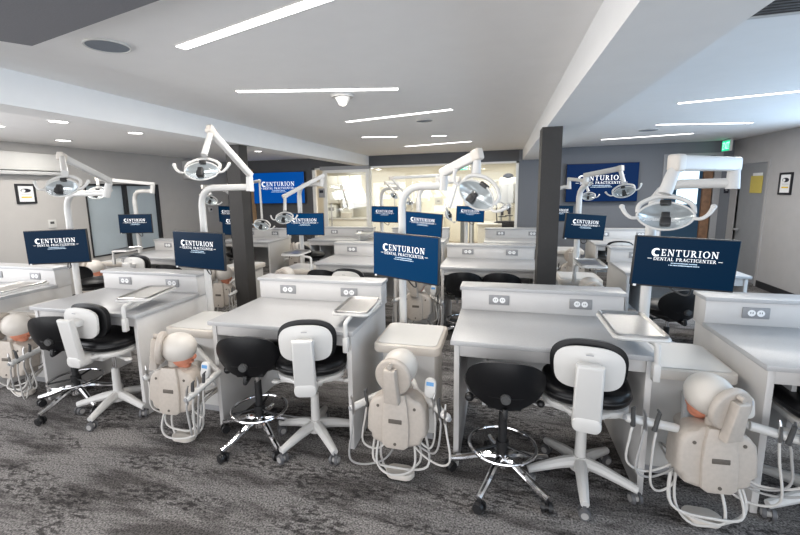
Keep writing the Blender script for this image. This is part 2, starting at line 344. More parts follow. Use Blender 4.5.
# ---------------------------------------------------------------- lettering (serif capitals cut as shapes)
def _arc(cx, cz, rx, rz, a0, a1, wi, n=14):
    P = []
    for k in range(n+1):
        a = math.radians(a0+(a1-a0)*k/n); P.append((a, cx, cz, rx, rz))
    out = [(cx+rx*math.cos(a), cz+rz*math.sin(a)) for a, *_ in P]; inn = [(cx+(rx-wi*abs(math.cos(a))-.06*abs(math.sin(a)))*math.cos(a), cz+(rz-.09-.0*wi)*math.sin(a)) for a, *_ in P]
    return [[out[k], out[k+1], inn[k+1], inn[k]] for k in range(n)]
def _r(x0, z0, x1, z1): return [[(x0, z0), (x1, z0), (x1, z1), (x0, z1)]]
def _sl(x0, z0, x1, z1, t): return [[(x0-t/2, z0), (x0+t/2, z0), (x1+t/2, z1), (x1-t/2, z1)]]
def _serif(x): return _r(x-.14, 0, x+.14, .07)
def _serift(x): return _r(x-.14, .93, x+.14, 1)
T = .145
GLY = {
 'E': (.68, _r(.1, 0, .1+T, 1)+_r(0, 0, .64, .08)+_r(0, .92, .62, 1)+_r(.2, .47, .5, .55)+_r(.57, 0, .64, .27)+_r(.55, .75, .62, 1)+_r(.45, .38, .5, .64)),
 'N': (.92, _r(.1, 0, .18, 1)+_r(.72, 0, .80, 1)+_sl(.16, 1, .74, 0, .2)+_serif(.14)+_r(.58, .93, .92, 1)+_r(0, .93, .2, 1)),
 'T': (.76, _r(.3, 0, .3+T, 1)+_r(0, .91, .76, 1)+_r(0, .74, .06, 1)+_r(.70, .74, .76, 1)+_r(.2, 0, .57, .07)),
 'U': (.88, _r(.1, .3, .1+T, 1)+_r(.70, .3, .78, 1)+_arc(.44, .32, .34, .33, 180, 360, T)+_r(0, .93, .37, 1)+_r(.6, .93, .88, 1)),
 'R': (.82, _r(.1, 0, .1+T, 1)+_arc(.30, .74, .33, .26, -90, 90, T)+_r(.1, .92, .33, 1)+_r(.2, .47, .33, .56)+_sl(.38, .5, .70, 0, .18)+_r(0, 0, .37, .07)+_r(0, .93, .2, 1)+_r(.62, 0, .84, .07)),
 'I': (.40, _r(.12, 0, .12+T, 1)+_r(0, 0, .40, .07)+_r(0, .93, .40, 1)),
 'O': (.94, _arc(.47, .5, .46, .52, 0, 360, .17, 28)),
 'D': (.90, _r(.1, 0, .1+T, 1)+_arc(.36, .5, .52, .5, -90, 90, T)+_r(0, .92, .38, 1)+_r(0, 0, .38, .08)),
 'A': (.86, _sl(.10, 0, .42, 1, .08)+_sl(.74, 0, .42, 1, .18)+_r(.2, .3, .65, .37)+_serif(.1)+_r(.6, 0, .88, .07)),
 'L': (.68, _r(.1, 0, .1+T, 1)+_r(0, 0, .64, .08)+_r(.57, 0, .64, .28)+_r(0, .93, .37, 1)),
 'P': (.74, _r(.1, 0, .1+T, 1)+_arc(.32, .72, .36, .28, -90, 90, T)+_r(.1, .92, .35, 1)+_r(.2, .43, .35, .52)+_r(0, 0, .37, .07)+_r(0, .93, .2, 1)),
 'C': (.86, _arc(.48, .5, .46, .52, 42, 318, .17, 22)+_r(.74, .66, .80, .98)+_r(.74, .02, .80, .34)),
 'X': (.8, _sl(.08, 0, .7, 1, .08)+_sl(.7, 0, .1, 1, .18)), ' ': (.4, []),
}
def text_polys(s, h, cx, z, sp=.12):
    wd = sum(GLY[c][0]+sp for c in s)*h-sp*h; x = cx-wd/2; out = []
    for c in s:
        for q in GLY[c][1]: out.append([(x+p[0]*h, z+p[1]*h) for p in q])
        x += (GLY[c][0]+sp)*h
    return out, wd
def quads(polys, y):
    mb = MB()
    for q in polys: mb.poly([(a, y, b) for a, b in q])
    return mb
# screen artwork for a screen one unit wide, centred on the origin
def logo_meshes():
    h = .105; P, wd = text_polys('ENTURION', h, .055, .005, .17)
    # crested capital in front: crescent with a plumed helmet in profile inside it
    cx, cz, R = .055-wd/2-.070, .055, .068
    big = []
    for k in range(24):
        a0 = math.radians(50+260*k/24); a1 = math.radians(50+260*(k+1)/24)
        f = lambda a: .52+.34*abs(math.sin(a/2-.3))*0
        big.append([(cx+R*math.cos(a0), cz+R*math.sin(a0)), (cx+R*math.cos(a1), cz+R*math.sin(a1)), (cx+.010+R*.56*math.cos(a1), cz+R*.60*math.sin(a1)), (cx+.010+R*.56*math.cos(a0), cz+R*.60*math.sin(a0))])
    tot = wd+.13; c2 = .055-.06
    Q, w2 = text_polys('DENTAL PRACTICENTER', .052, c2, -.075, .13)
    P += Q
    for sx in (-1, 1): P += [[(c2+sx*(w2/2+.025), -.052), (c2+sx*(w2/2+.085), -.052), (c2+sx*(w2/2+.085), -.045), (c2+sx*(w2/2+.025), -.045)]]
    rng = random.Random(4); S = []
    for zz, ww in ((-.116, .36), (-.150, .42)):              # two lines of small print, too fine to read
        x = c2-ww/2
        while x < c2+ww/2:
            l = rng.uniform(.008, .014); S.append([(x, zz), (x+l, zz), (x+l, zz+.014), (x, zz+.014)]); x += l+rng.choice((.004, .004, .004, .012))
    return quads(P, 0).mesh('lettering', MT['logo'], 0), quads(big, 0).mesh('emblem', MT['logo'], 0), quads(S, 0).mesh('small_lettering', MT['logo_blue'], 0)
LOGO, LOGO1, LOGO2 = logo_meshes()
def screen_set(root, w, h, scr, y, lz=.0, lscale=.69):
    s = MB().box(-w/2+.006, w/2-.006, y-.002, y+.002, -h/2+.010, h/2-.006).build('screen', MT[scr], root, smooth=0)
    s['label'] = 'lit blue screen'
    for nm, me in (('lettering', LOGO), ('emblem', LOGO1), ('small_lettering', LOGO2)):
        o = put(nm, me, s, (0, y-.0035, lz)); k = w*lscale; o.scale = (k, 1, k)
    return s
def television(name, loc, w, h, scr, label):
    t = thing(name, label, 'television', loc, 0, 'wall televisions')
    MB().box(-w/2, w/2, 0, .05, -h/2, h/2, .004).build('casing', MT['blackp'], t)
    screen_set(t, w, h, scr, -.003, .04)
    MB().box(-.25, .25, .05, .085, -.15, .15).build('wall_bracket', MT['darkgrey'], t)
    return t

# ---------------------------------------------------------------- bench desks
DW, DD, DB, DH = 1.0, .62, .775, .76
def make_desk():
    t = thing('work_desk', '', 'desk', (0, 0, 0), 0, 'bench desks')
    MB().box(0, DW, 0, DD+.02, DH-.028, DH, .004).build('desktop', MT['top'], t)
    for x in (.018, DW-.048): MB().box(x, x+.03, .022, DB-.002, 0, DH-.028, .003).build('side_panel', MT['panel'], t)
    MB().box(.048, DW-.048, .03, .05, DH-.098, DH-.028, .002).build('apron', MT['panel'], t)
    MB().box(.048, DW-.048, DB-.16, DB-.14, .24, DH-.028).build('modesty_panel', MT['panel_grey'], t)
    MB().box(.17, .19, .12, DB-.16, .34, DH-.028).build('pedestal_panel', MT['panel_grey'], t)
    dv = MB().box(.004, DW-.004, DD+.004, DB-.004, DH-.028, DH+.136, .003).build('divider', MT['panel'], t)
    MB().box(-.006, DW+.006, DD-.012, DB+.004, DH+.136, DH+.160, .004).build('divider_cap', MT['top'], t)
    for x in (.25, .75):
        o = MB().box(x-.066, x+.066, DD-.003, DD+.004, DH+.042, DH+.108, .003).build('outlet', MT['plate'], t)
        m = MB()
        for q in (-.022, .022): m.cyl((x+q, DD-.005, DH+.075), (x+q, DD+.0, DH+.075), .019, seg=14)
        m.build('socket', MT['socket'], o)
        m = MB()
        for q in (-.022, .022): m.box(x+q-.007, x+q-.004, DD-.0062, DD-.004, DH+.072, DH+.082).box(x+q+.004, x+q+.007, DD-.0062, DD-.004, DH+.072, DH+.082)
        m.build('socket_slot', MT['ink'], o, smooth=0)
    return t
desk0 = make_desk(); _used = []
def desk(x, y, label):
    if not _used: _used.append(1); desk0.location = (x, y, 0); desk0['label'] = label; return desk0
    return dup(desk0, (x, y, 0), 0, label, 'bench desks')
DESKS = [
 (-4.98, 2.18, 'bench desk cut off by the left edge of the photo'),
 (-3.405, 2.18, 'bench desk under the long steel tray, second in the front row from the left'),
 (-1.815, 2.17, 'front row bench desk with the brown column behind its left corner'),
 (-.25, 2.17, 'large front row bench desk right of centre, in front of the right column'),
 (1.172, 2.17, 'bench desk at the right edge of the photo, only its left end showing'),
 (-4.97, 4.35, 'bench desk in the second row in front of the frosted window'),
 (-2.08, 4.33, 'second row bench desk left of the centre monitor'),
 (-.62, 4.33, 'second row bench desk with two black stools, left of the right column'),
 (1.15, 4.33, 'second row bench desk mostly behind the largest monitor'),
 (-4.72, 6.10, 'back row bench desk just right of the left column, under the television'),
 (-3.20, 6.46, 'bench desk in the back row in front of the white glass doors'),
 (-1.85, 6.46, 'back row bench desk before the laboratory glass, behind the centre monitors'),
 (-.25, 6.46, 'back row bench desk immediately left of the right column'),
 (1.30, 6.46, 'bench desk in the back row right of the right column, under the slate wall'),
]
for x, y, l in DESKS: desk(x, y, l)

# ---------------------------------------------------------------- chairs
def caster(parent, x, y, m, dark, z=.03, a=0.):
    c = MB()
    for s in (-1, 1):
        c.cyl((x+s*.010*math.sin(a)-s*0, y+s*.010*math.cos(a), z), (x+s*.026*math.sin(a), y+s*.026*math.cos(a), z), .029, .026, 18)
    c.box(-.008, .008, -.008, .008, .03, .078, mtx=Matrix.Translation((x, y, 0)))
    o = c.build('caster', MT[dark], parent)
    h = MB().cyl((x-.029*math.sin(a), y-.029*math.cos(a), z), (x+.029*math.sin(a), y+.029*math.cos(a), z), .017, seg=14)
    h.build('hub_cap', MT[m], o)
    return o
def make_white_chair():
    t = thing('assistant_chair', '', 'chair', (0, 0, 0), 0, 'white backed rolling chairs')
    hub = MB().cyl((0, 0, .085), (0, 0, .16), .050, .036, 24).build('base_hub', MT['plastic'], t)
    for k in range(5):
        a = math.radians(-90+72*k); c, s = math.cos(a), math.sin(a)
        MB().tube([(c*.03, s*.03, .125), (c*.10, s*.10, .118), (c*.19, s*.19, .098), (c*.272, s*.272, .078)], .02, 10, 4, radii=[.034, .030, .025, .020]).build('base_leg', MT['plastic'], t)
        caster(t, c*.262, s*.262, 'hose', 'greyw', a=a+PI/2)
    MB().cyl((0, 0, .15), (0, 0, .33), .029, .025, 20).build('column_sleeve', MT['plastic'], t)
    MB().cyl((0, 0, .33), (0, 0, .46), .014, seg=14).build('gas_strut', MT['chrome'], t)
    MB().box(-.075, .075, -.14, .10, .44, .485, .012).build('mechanism', MT['plastic'], t)
    for sx in (-1, 1):
        MB().tube([(sx*.05, -.03, .45), (sx*.14, -.05, .445), (sx*.20, -.06, .445)], .011, 8, 3).ball((sx*.215, -.062, .445), .030, .022, .014).build('lever', MT['plastic'], t)
    MB().prism(rrect(.40, .40, .13, 6), .035, Matrix.Translation((0, .02, .515)) @ Matrix.Rotation(-PI/2, 4, 'X'), .012).build('seat_shell', MT['plastic'], t)
    se = MB().prism(rrect(.42, .42, .15, 7), .075, Matrix.Translation((0, .02, .595)) @ Matrix.Rotation(-PI/2, 4, 'X'), .030, 3).build('seat', MT['vinyl'], t)
    MB().prism(rrect(.425, .425, .15, 7), .012, Matrix.Translation((0, .02, .562)) @ Matrix.Rotation(-PI/2, 4, 'X'), .005).build('piping', MT['blackp'], se)
    # bent carrier from under the seat up the back
    m = MB()
    m.prism(rrect(.125, .075, .03, 4), .10, Matrix.Translation((0, -.285, .485)), .012)
    m.prism([(-.062, .475), (.062, .475), (.058, .785), (-.058, .785)], .045, Matrix(((1, 0, 0, 0), (0, 1, -.14, -.208), (0, 0, 1, 0), (0, 0, 0, 1))), .015, 3)
    m.box(-.052, .052, -.30, -.200, .722, .768, .014)
    m.tube([(-.055, -.20, .495), (-.13, -.13, .505), (-.18, .02, .525)], .014, 8, 3).tube([(.055, -.20, .495), (.13, -.13, .505), (.18, .02, .525)], .014, 8, 3)
    m.box(-.05, .05, -.25, -.05, .46, .505, .012)
    m.build('back_carrier', MT['plastic'], t)
    def sh(w, h, dy, e=2.9):
        def f(u, v):
            # map the square to a soft rounded trapezoid, wrapped forward at its sides
            k = (abs(u)**e+abs(v)**e)**(1/e) if (u or v) else 0; mx = max(abs(u), abs(v)) or 1; q = mx/k if k else 1
            x = u*q*w/2*(1+.05*v); z = v*q*h/2
            return Vector((x, dy+.9*x*x+.9*z*z, (.724+z+.012*(1-(x/(w/2))**2))))
        return f
    MB().grid(sh(.300, .208, -.222, 3.2), 16, 12, .018).build('back_shell', MT['plastic'], t)
    MB().grid(sh(.338, .242, -.176, 3.0), 16, 12, .042).build('backrest', MT['vinyl'], t)
    MB().box(-.016, .016, -.2385, -.2365, .806, .812).build('embossed_mark', MT['greyp'], t, smooth=0)
    return t
def make_stool():
    t = thing('drafting_stool', '', 'stool', (0, 0, 0), 0, 'black drafting stools')
    MB().cyl((0, 0, .10), (0, 0, .17), .042, .034, 20).build('base_hub', MT['chrome'], t)
    for k in range(5):
        a = math.radians(-90+72*k); c, s = math.cos(a), math.sin(a)
        MB().tube([(c*.03, s*.03, .145), (c*.09, s*.09, .138), (c*.20, s*.20, .098), (c*.285, s*.285, .076)], .02, 10, 4, radii=[.022, .022, .019, .017]).build('base_leg', MT['chrome'], t)
        caster(t, c*.278, s*.278, 'blackp', 'blackp', a=a+PI/2)
    MB().cyl((0, 0, .16), (0, 0, .40), .024, .022, 18).build('column_sleeve', MT['blackp'], t)
    MB().cyl((0, 0, .40), (0, 0, .50), .014, seg=14).build('gas_strut', MT['chrome'], t)
    fr = MB().torus((0, 0, .215), .172, .009, n=48).build('foot_ring', MT['chrome'], t)
    m = MB().cyl((0, 0, .195), (0, 0, .24), .034, seg=18)
    for k in range(3):
        a = math.radians(90+120*k); m.cyl((0, 0, .217), (.170*math.cos(a), .170*math.sin(a), .215), .007, seg=8)
    m.build('ring_spoke', MT['blackp'], fr)
    MB().box(-.085, .085, -.12, .09, .475, .515, .012).cyl((-.16, -.03, .485), (-.08, -.03, .485), .006).ball((-.175, -.03, .485), .024).cyl((.08, .0, .485), (.17, .0, .47), .006).ball((.185, 0, .468), .020).build('mechanism', MT['blackp'], t)
    MB().cyl((0, .01, .515), (0, .01, .54), .165, .19, 40).build('seat_pan', MT['blackp'], t)
    m = MB(); m.ball((0, .01, .575), .205, .205, .045, u=36, v=12); m.cyl((0, .01, .535), (0, .01, .572), .19, .204, 36)
    m.build('seat', MT['vinyl'], t)
    MB().tube([(0, -.06, .49), (0, -.17, .475), (0, -.188, .480), (0, -.182, .515)], .013, 8, 4).build('back_bracket', MT['blackp'], t)
    def f(u, v):
        e = 2.3; k = (abs(u)**e+abs(v)**e)**(1/e) if (u or v) else 0; mx = max(abs(u), abs(v)) or 1; q = mx/k if k else 1
        x = u*q; z = v*q
        W = .192*(1-.24*max(0, -z)**1.4); x *= W
        return Vector((x, -.205+2.3*x*x+.022*z*z-.022*z, .628+z*.132+.12*x*x))
    MB().grid(f, 22, 14, .034).build('backrest', MT['vinyl'], t)
    MB().cyl((0, -.175, .578), (0, -.215, .578), .027, .023, 20).cyl((0, -.215, .578), (0, -.218, .578), .013, seg=14).build('back_knob', MT['darkgrey'], t)
    return t
wch0 = make_white_chair(); stl0 = make_stool(); _u2 = {}
def chair(kind, x, y, deg, label, base=0):
    o = _chair(kind, x, y, deg, label)
    for c in o.children:
        if c.name.split('.')[0] in ('base_leg', 'caster'): c.rotation_euler = (0, 0, math.radians(base-deg))
    return o
def _chair(kind, x, y, deg, label):
    p = wch0 if kind == 'w' else stl0; g = 'white backed rolling chairs' if kind == 'w' else 'black drafting stools'
    if kind not in _u2: _u2[kind] = 1; p.location = (x, y, 0); p.rotation_euler = (0, 0, math.radians(deg)); p['label'] = label; return p
    return dup(p, (x, y, 0), math.radians(deg), label, g)
chair('s', .035, 2.13, 2, 'large black drafting stool with chrome foot ring nearest the centre of the front row', -22)
chair('w', .435, 2.22, -7, 'white backed rolling chair right of the large black drafting stool', -4)
chair('s', -1.455, 2.15, 12, 'black drafting stool under the front desk immediately right of the brown column', -20)
chair('w', -1.095, 2.21, 16, 'white backed rolling chair left of the middle front simulator', -24)
chair('s', -3.06, 2.20, 18, 'black drafting stool under the desk with the long tray, behind a white backed chair', 0)
chair('w', -2.69, 2.22, -2, 'white backed rolling chair leftmost in the front row', 10)
chair('w', 1.50, 2.25, 0, 'rolling chair at the right photo edge, mostly its white base showing', 0)
chair('s', -4.62, 3.72, -60, 'black stool standing behind the leftmost monitor')
chair('w', -4.25, 4.12, 0, 'white backed chair with black rim before the frosted window')
chair('s', -3.82, 4.12, 5, 'black stool before the frosted window, right of a white backed chair')
chair('s', -1.83, 4.15, 0, 'black stool mostly hidden behind a front row divider, left of centre')
chair('w', -1.36, 3.74, -6, 'chair mostly hidden behind a front row divider, left of the centre monitor')
chair('s', -.36, 4.27, 4, 'left one of two black stools at the second row desk at centre')
chair('s', .03, 4.30, -4, 'right one of two black stools at the second row desk at centre')
chair('s', 1.36, 3.86, 20, 'black stool in the aisle below the largest monitor')
chair('w', 1.52, 6.22, 0, 'white backed chair with black rim in the back row, beside the right column')
chair('s', -2.92, 6.05, -35, 'black stool in the back row, before the white glass doors')
chair('s', -4.25, 6.0, 60, 'black stool inside the open back row desk just right of the left column')

# ---------------------------------------------------------------- dental simulators with their manikins
RNG = random.Random(7)
def torso_mesh():
    half = [(0, .145), (.062, .143), (.088, .128), (.125, .108), (.150, .075), (.158, .02), (.160, -.065), (.148, -.078), (.138, -.084), (.134, -.108), (.122, -.120), (.075, -.135), (0, -.140)]
    pts = half+[(-x, z) for x, z in half[-2:0:-1]]
    return MB().prism(pts, .13, Matrix.Translation((0, -.06, 0)), .022, 3).mesh('torso', MT['greige'])
def rib_mesh():
    pts = [(-.050, .150), (.050, .150), (.064, .08), (.072, -.01), (.070, -.125), (.045, -.143), (-.045, -.143), (-.070, -.125), (-.072, -.01), (-.064, .08)]
    return MB().prism(pts, .03, Matrix.Translation((0, -.078, 0)), .008).mesh('spine_cover', MT['greige'])
def slot_mesh():
    return MB().box(-.036, .036, -.0805, -.074, -.006, .018, .003).mesh('slot', MT['greige_dark'])
def screw_mesh(x, z): return MB().cyl((x, -.0805 if x == 0 else -.0625, z), (x, -.05, z), .008, seg=12).mesh('screw', MT['greige_dark'])
def hood_mesh():
    m = MB(); m.ball((0, .028, 0), .093, .106, .093, u=28, v=18); m.ball((0, .04, -.012), .088, .090, .082, u=24, v=14)
    return m.mesh('hood', MT['hoodc'], 60)
def plate_mesh():
    m = MB(); m.prism([(.098*math.cos(2*PI*k/32), .100*math.sin(2*PI*k/32)) for k in range(32)], .035, Matrix.Translation((0, -.088, -.005)), .012, 3)
    return m.mesh('rear_plate', MT['greige'])
def lug_mesh(): return MB().prism([(-.042, -.135), (.042, -.135), (.030, .055), (-.030, .055)], .045, Matrix.Translation((0, -.128, 0)), .010, 3).cyl((0, -.118, .070), (0, -.09, .070), .012).mesh('lug', MT['greige'])
def face_mesh():
    m = MB(); m.ball((0, .050, -.050), .066, .068, .076, u=22, v=14); m.ball((0, .116, -.058), .015, .018, .020); m.ball((0, .062, -.108), .044, .044, .034)
    m.tube([(-.024, .107, -.088), (0, .114, -.090), (.024, .107, -.088)], .007, 6)
    return m.mesh('face', MT['skin'], 60)
ME = dict(torso=torso_mesh(), rib=rib_mesh(), slot=slot_mesh(), screw0=screw_mesh(0, -.115), screw1=screw_mesh(-.098, .075), screw2=screw_mesh(.098, .075), hood=hood_mesh(), plate=plate_mesh(), lug=lug_mesh(), face=face_mesh())
ME['lid'] = MB().prism(rrect(.41, .44, .045, 5), .055, Matrix.Translation((0, 0, .645)) @ Matrix.Rotation(-PI/2, 4, 'X'), .010, 2).mesh('lid', MT['cream'])
ME['lid_tray'] = MB().prism(rrect(.37, .39, .035, 5), .006, Matrix.Translation((0, 0, .6505)) @ Matrix.Rotation(-PI/2, 4, 'X'), .0025, 1).mesh('lid_rim', MT['plastic'])
ME['cab'] = MB().box(-.165, .165, -.14, .19, .05, .592, .010).mesh('cabinet', MT['plastic'])
ME['plinth'] = MB().box(-.15, .15, -.12, .17, 0, .05).mesh('plinth', MT['greyp'])
ME['neck'] = MB().cyl((0, 0, -.05), (0, 0, .05), .036, .032, 18).mesh('neck', MT['greige'])
ME['ctrl'] = MB().prism(rrect(.062, .105, .028, 6), .026, None, .008).mesh('control_pad', MT['plastic'])
ME['disp'] = MB().box(-.020, .020, -.0015, .002, .012, .032).mesh('display', MT['ledblue'])
ME['tip'] = MB().cyl((0, 0, -.045), (0, 0, .03), .0085, .007, 10).cyl((0, 0, .03), (.008, 0, .055), .006, .004, 8).cyl((0, 0, -.055), (0, 0, -.045), .010, .0085, 10).mesh('handpiece', MT['steel'])
ME['tipw'] = MB().cyl((0, 0, -.045), (0, 0, .045), .011, .009, 10).cyl((0, 0, .045), (.012, 0, .06), .007, .004, 8).mesh('handpiece', MT['darkgrey'])
def simulator(x, y, label, tpos=(.03, -.52, .36), tyaw=0, hyaw=0, htilt=.35, bars=None, ctrl=None, hoses=True, mirror=1):
    t = thing('dental_simulator', label, 'dental simulator', (x, y, 0), 0, 'dental simulators with manikins')
    put('cabinet', ME['cab'], t); put('plinth', ME['plinth'], t); ld = put('lid', ME['lid'], t); put('lid_rim', ME['lid_tray'], ld)
    tp = Vector(tpos); Rz = Matrix.Rotation(math.radians(tyaw), 3, 'Z')
    W = lambda v: tp+Rz @ Vector(v)
    to = put('torso', ME['torso'], t, tp, (math.radians(-5), 0, math.radians(tyaw)))
    put('spine_cover', ME['rib'], to); put('slot', ME['slot'], to)
    for k in range(3): put('screw', ME['screw%d' % k], to)
    MB().tube([W((0, .06, 0)), W((0, .10, -.02)), Vector((0, -.16, tp.z-.02)), Vector((0, -.12, tp.z-.02))], .04, 12, 2).build('manikin_arm', MT['cream'], t)
    put('neck', ME['neck'], t, W((0, -.0, .18)))
    hp = W((0, .01, .265))
    he = put('head', ME['hood'], t, hp, (htilt, 0, math.radians(hyaw)))
    put('rear_plate', ME['plate'], he); put('lug', ME['lug'], he); fa = put('face', ME['face'], he); fa['label'] = 'salmon rubber face'
    put('foot_pedal', MB().prism(rrect(.16, .10, .05, 8), .035, Matrix.Translation((tp.x, tp.y+.02, .045)) @ Matrix.Rotation(-PI/2, 4, 'X'), .01).mesh('foot_pedal', MT['cream']), t)
    bars = bars if bars is not None else [((-.13, .08, .07), (-.235, -.06, .055), 2), ((.13, .08, .09), (.265, -.05, .060), 3)]
    for bi, (a, b, n) in enumerate(bars):
        A, B = W(a), W(b)
        m = MB().cyl(A, B, .020, .020, 18); dd = (B-A).normalized(); m.ball(B, .021); m.tube([A, Vector((A.x*.5+tp.x*.5, A.y+.10, A.z-.02)), Vector((.0, -.15, .50))], .016, 10, 3)
        br = m.build('instrument_bar', MT['plastic'], t)
        MB().cyl(B-dd*.002, B+dd*.024, .012, seg=12).build('bar_end', MT['greyp'], br)
        for k in range(n):
            p = A.lerp(B, .45+.5*k/max(1, n-1)) if n > 1 else A.lerp(B, .8)
            q = p+Vector((0, -.022, .02))
            put('handpiece', ME['tip'] if (k+bi) % 2 else ME['tipw'], br, q, (RNG.uniform(-.15, .15), RNG.uniform(-.2, .2), RNG.uniform(0, 6)))
            if hoses:
                sx = 1 if bi else -1; e = W((sx*RNG.uniform(.05, .11) if abs(a[0]) < .2 else RNG.uniform(.0, .1), .07, -.10))
                low = max(.05, p.z-RNG.uniform(.24, .36)); f = RNG.uniform(.3, .5)
                mid = Vector((p.x+sx*RNG.uniform(-.01, .03), p.y-RNG.uniform(.0, .03), low+.05)); m2 = Vector((p.x*(1-f)+e.x*f, p.y*(1-f)+e.y*f-.02, low))
                MB().tube([q+Vector((0, 0, -.05)), Vector((p.x+sx*.008, p.y-.025, (q.z+low)/2+.05)), mid, m2, Vector((e.x, e.y-.02, max(.09, low+.05))), Vector((e.x*.8, -.15, .20))], .0055, 7, 6).build('hose', MT['hose'] if (k % 2) else MT['hose_white'], t)
    if hoses:
        for k in range(3):
            a0 = W((RNG.uniform(-.14, -.06), .05, -.10)); a1 = W((RNG.uniform(.04, .14), .05, -.10)); yy = tp.y-RNG.uniform(-.04, .03)
            MB().tube([a0, Vector((a0.x-.01, yy, .10)), Vector((tp.x+RNG.uniform(-.05, .05), yy-.02, .018+.03*k)), Vector((a1.x+.02, yy, .10)), a1], .0065, 7, 6).build('hose', MT['hose_white'], t)
    if ctrl:
        c = put('control_pad', ME['ctrl'], t, W(ctrl), (math.radians(-12), 0, math.radians(tyaw*.5-6))); put('display', ME['disp'], c)
        MB().tube([W(ctrl)+Vector((0, .02, -.045)), W(ctrl)+Vector((.02, .06, -.12)), W((.12, .10, .0))], .008, 8, 4).build('pad_stalk', MT['plastic'], t)
    return t
SB = [((.27, .06, .10), (.235, -.20, .055), 4), ((-.12, .06, .09), (-.185, -.03, .07), 1)]
simulator(-3.72, 2.55, 'dental simulator at the left photo edge, between the first two front desks', (.06, -.35, .325), 4, -66, -.12, SB, (.26, .0, .15))
simulator(-2.075, 2.50, 'dental simulator with orange face turned right, in front of the brown column', (.135, -.50, .37), 4, -62, -.12, SB, (.235, -.04, .15))
simulator(-.535, 2.535, 'dental simulator in the middle gap of the front row, seen squarely from behind', (.03, -.53, .372), 0, -8, .10, None, (.165, .03, .165))
simulator(.945, 2.52, 'dental simulator right of the large desk, its hooded head tilted left', (-.005, -.47, .365), 5, 24, .14,
          [((-.14, .02, .10), (-.36, -.03, .16), 3), ((.15, .02, .14), (.36, -.03, .105), 4)], (.16, .06, .205))
simulator(-5.28, 4.70, 'dental simulator before the frosted window, only its hood showing', (.03, -.52, .37), 0, -60, .0, hoses=False)
simulator(-3.24, 4.66, 'dental simulator immediately left of the brown column, orange face turned right', (.03, -.52, .37), 4, -62, -.12, SB, (.255, .0, .15))
simulator(-2.38, 4.66, 'dental simulator right of the brown column, its cream lid and tray showing', (.02, -.52, .37), 0, 0, .1, hoses=False)
simulator(-.855, 4.66, 'dental simulator seen under the centre monitor, behind the middle front gap', (.03, -.52, .372), 0, -8, .10, None, (.165, .03, .165))
simulator(.79, 4.66, 'dental simulator just right of the right column, lid and dome top showing', (.03, -.52, .37), 0, 10, .2, hoses=False)
simulator(-3.36, 6.86, 'small back row simulator with pale hood and orange face, under the television', (.02, -.50, .37), -10, -60, .0, hoses=False)
simulator(-.55, 6.78, 'small back row simulator hidden behind the centre monitors', (.02, -.50, .37), 0, 0, .1, hoses=False)
simulator(.98, 6.74, 'small back row simulator right of the right column, its torso showing', (.0, -.50, .37), 0, -20, .1, None, (.165, .03, .165), hoses=False)

# ---------------------------------------------------------------- operating lights on poles
def lamp_head(t, hp, yaw, tilt, roll=0, k=1.0, style='wide'):
    Rm = Matrix.Rotation(yaw, 4, 'Z') @ Matrix.Rotation(roll, 4, 'Y') @ Matrix.Rotation(tilt, 4, 'X')
    X = Matrix.Translation(hp) @ Rm @ Matrix.Scale(k, 4)
    def loc(mb, nm, m, par):
        bmesh.ops.transform(mb.bm, matrix=X, verts=mb.bm.verts); return mb.build(nm, MT[m], par)
    # reflector dish: lens-shaped bowl opening towards -Y / down
    def lens(a): return math.copysign(abs(math.sin(a))**1.25, math.sin(a))
    def dish(u, v):
        r = (u+1)/2; a = PI*v; return Vector((.135*r*math.cos(a), .07*(1-r*r), .078*r*lens(a)))
    h = loc(MB().grid(dish, 8, 28, .004), 'reflector', 'lens', t)
    m = MB(); n = 40; ring = [Vector((.138*math.cos(2*PI*i/n), 0, .081*lens(2*PI*i/n))) for i in range(n+1)]
    m.tube(ring, .006, 8, caps=False); loc(m, 'rim', 'plastic', h)
    def bulge(u, v):
        r = (u+1)/2; a = PI*v; return Vector((.134*r*math.cos(a), -.035*(1-r*r)-.004, .077*r*lens(a)))
    loc(MB().grid(bulge, 6, 24), 'clear_shield', 'glass', h)
    m = MB(); m.box(-.026, .026, -.056, .0, -.066, -.018, .008).box(-.020, .020, -.05, -.01, -.022, .012, .005); loc(m, 'bulb_shield', 'blackp', h)
    loc(MB().box(-.028, .028, -.012, .045, .064, .096, .008), 'heat_vent', 'blackp', h)
    m = MB(); m.tube([Vector((-.135, .01, .02)), Vector((-.125, .02, .075)), Vector((-.06, .03, .118)), Vector((0, .035, .128)), Vector((.06, .03, .118)), Vector((.125, .02, .075)), Vector((.135, .01, .02))], .013, 10, 5)
    loc(m, 'yoke', 'plastic', h)
    for s in (-1, 1):
        m = MB(); m.tube([Vector((s*.128, 0, -.012)), Vector((s*.165, -.012, -.016)), Vector((s*.195, -.016, .008)), Vector((s*.215, -.016, .045))], .009, 8, 4, radii=[.008, .010, .011, .013]); m.ball(Vector((s*.216, -.016, .05)), .015)
        loc(m, 'handle', 'plastic', h)
    return h
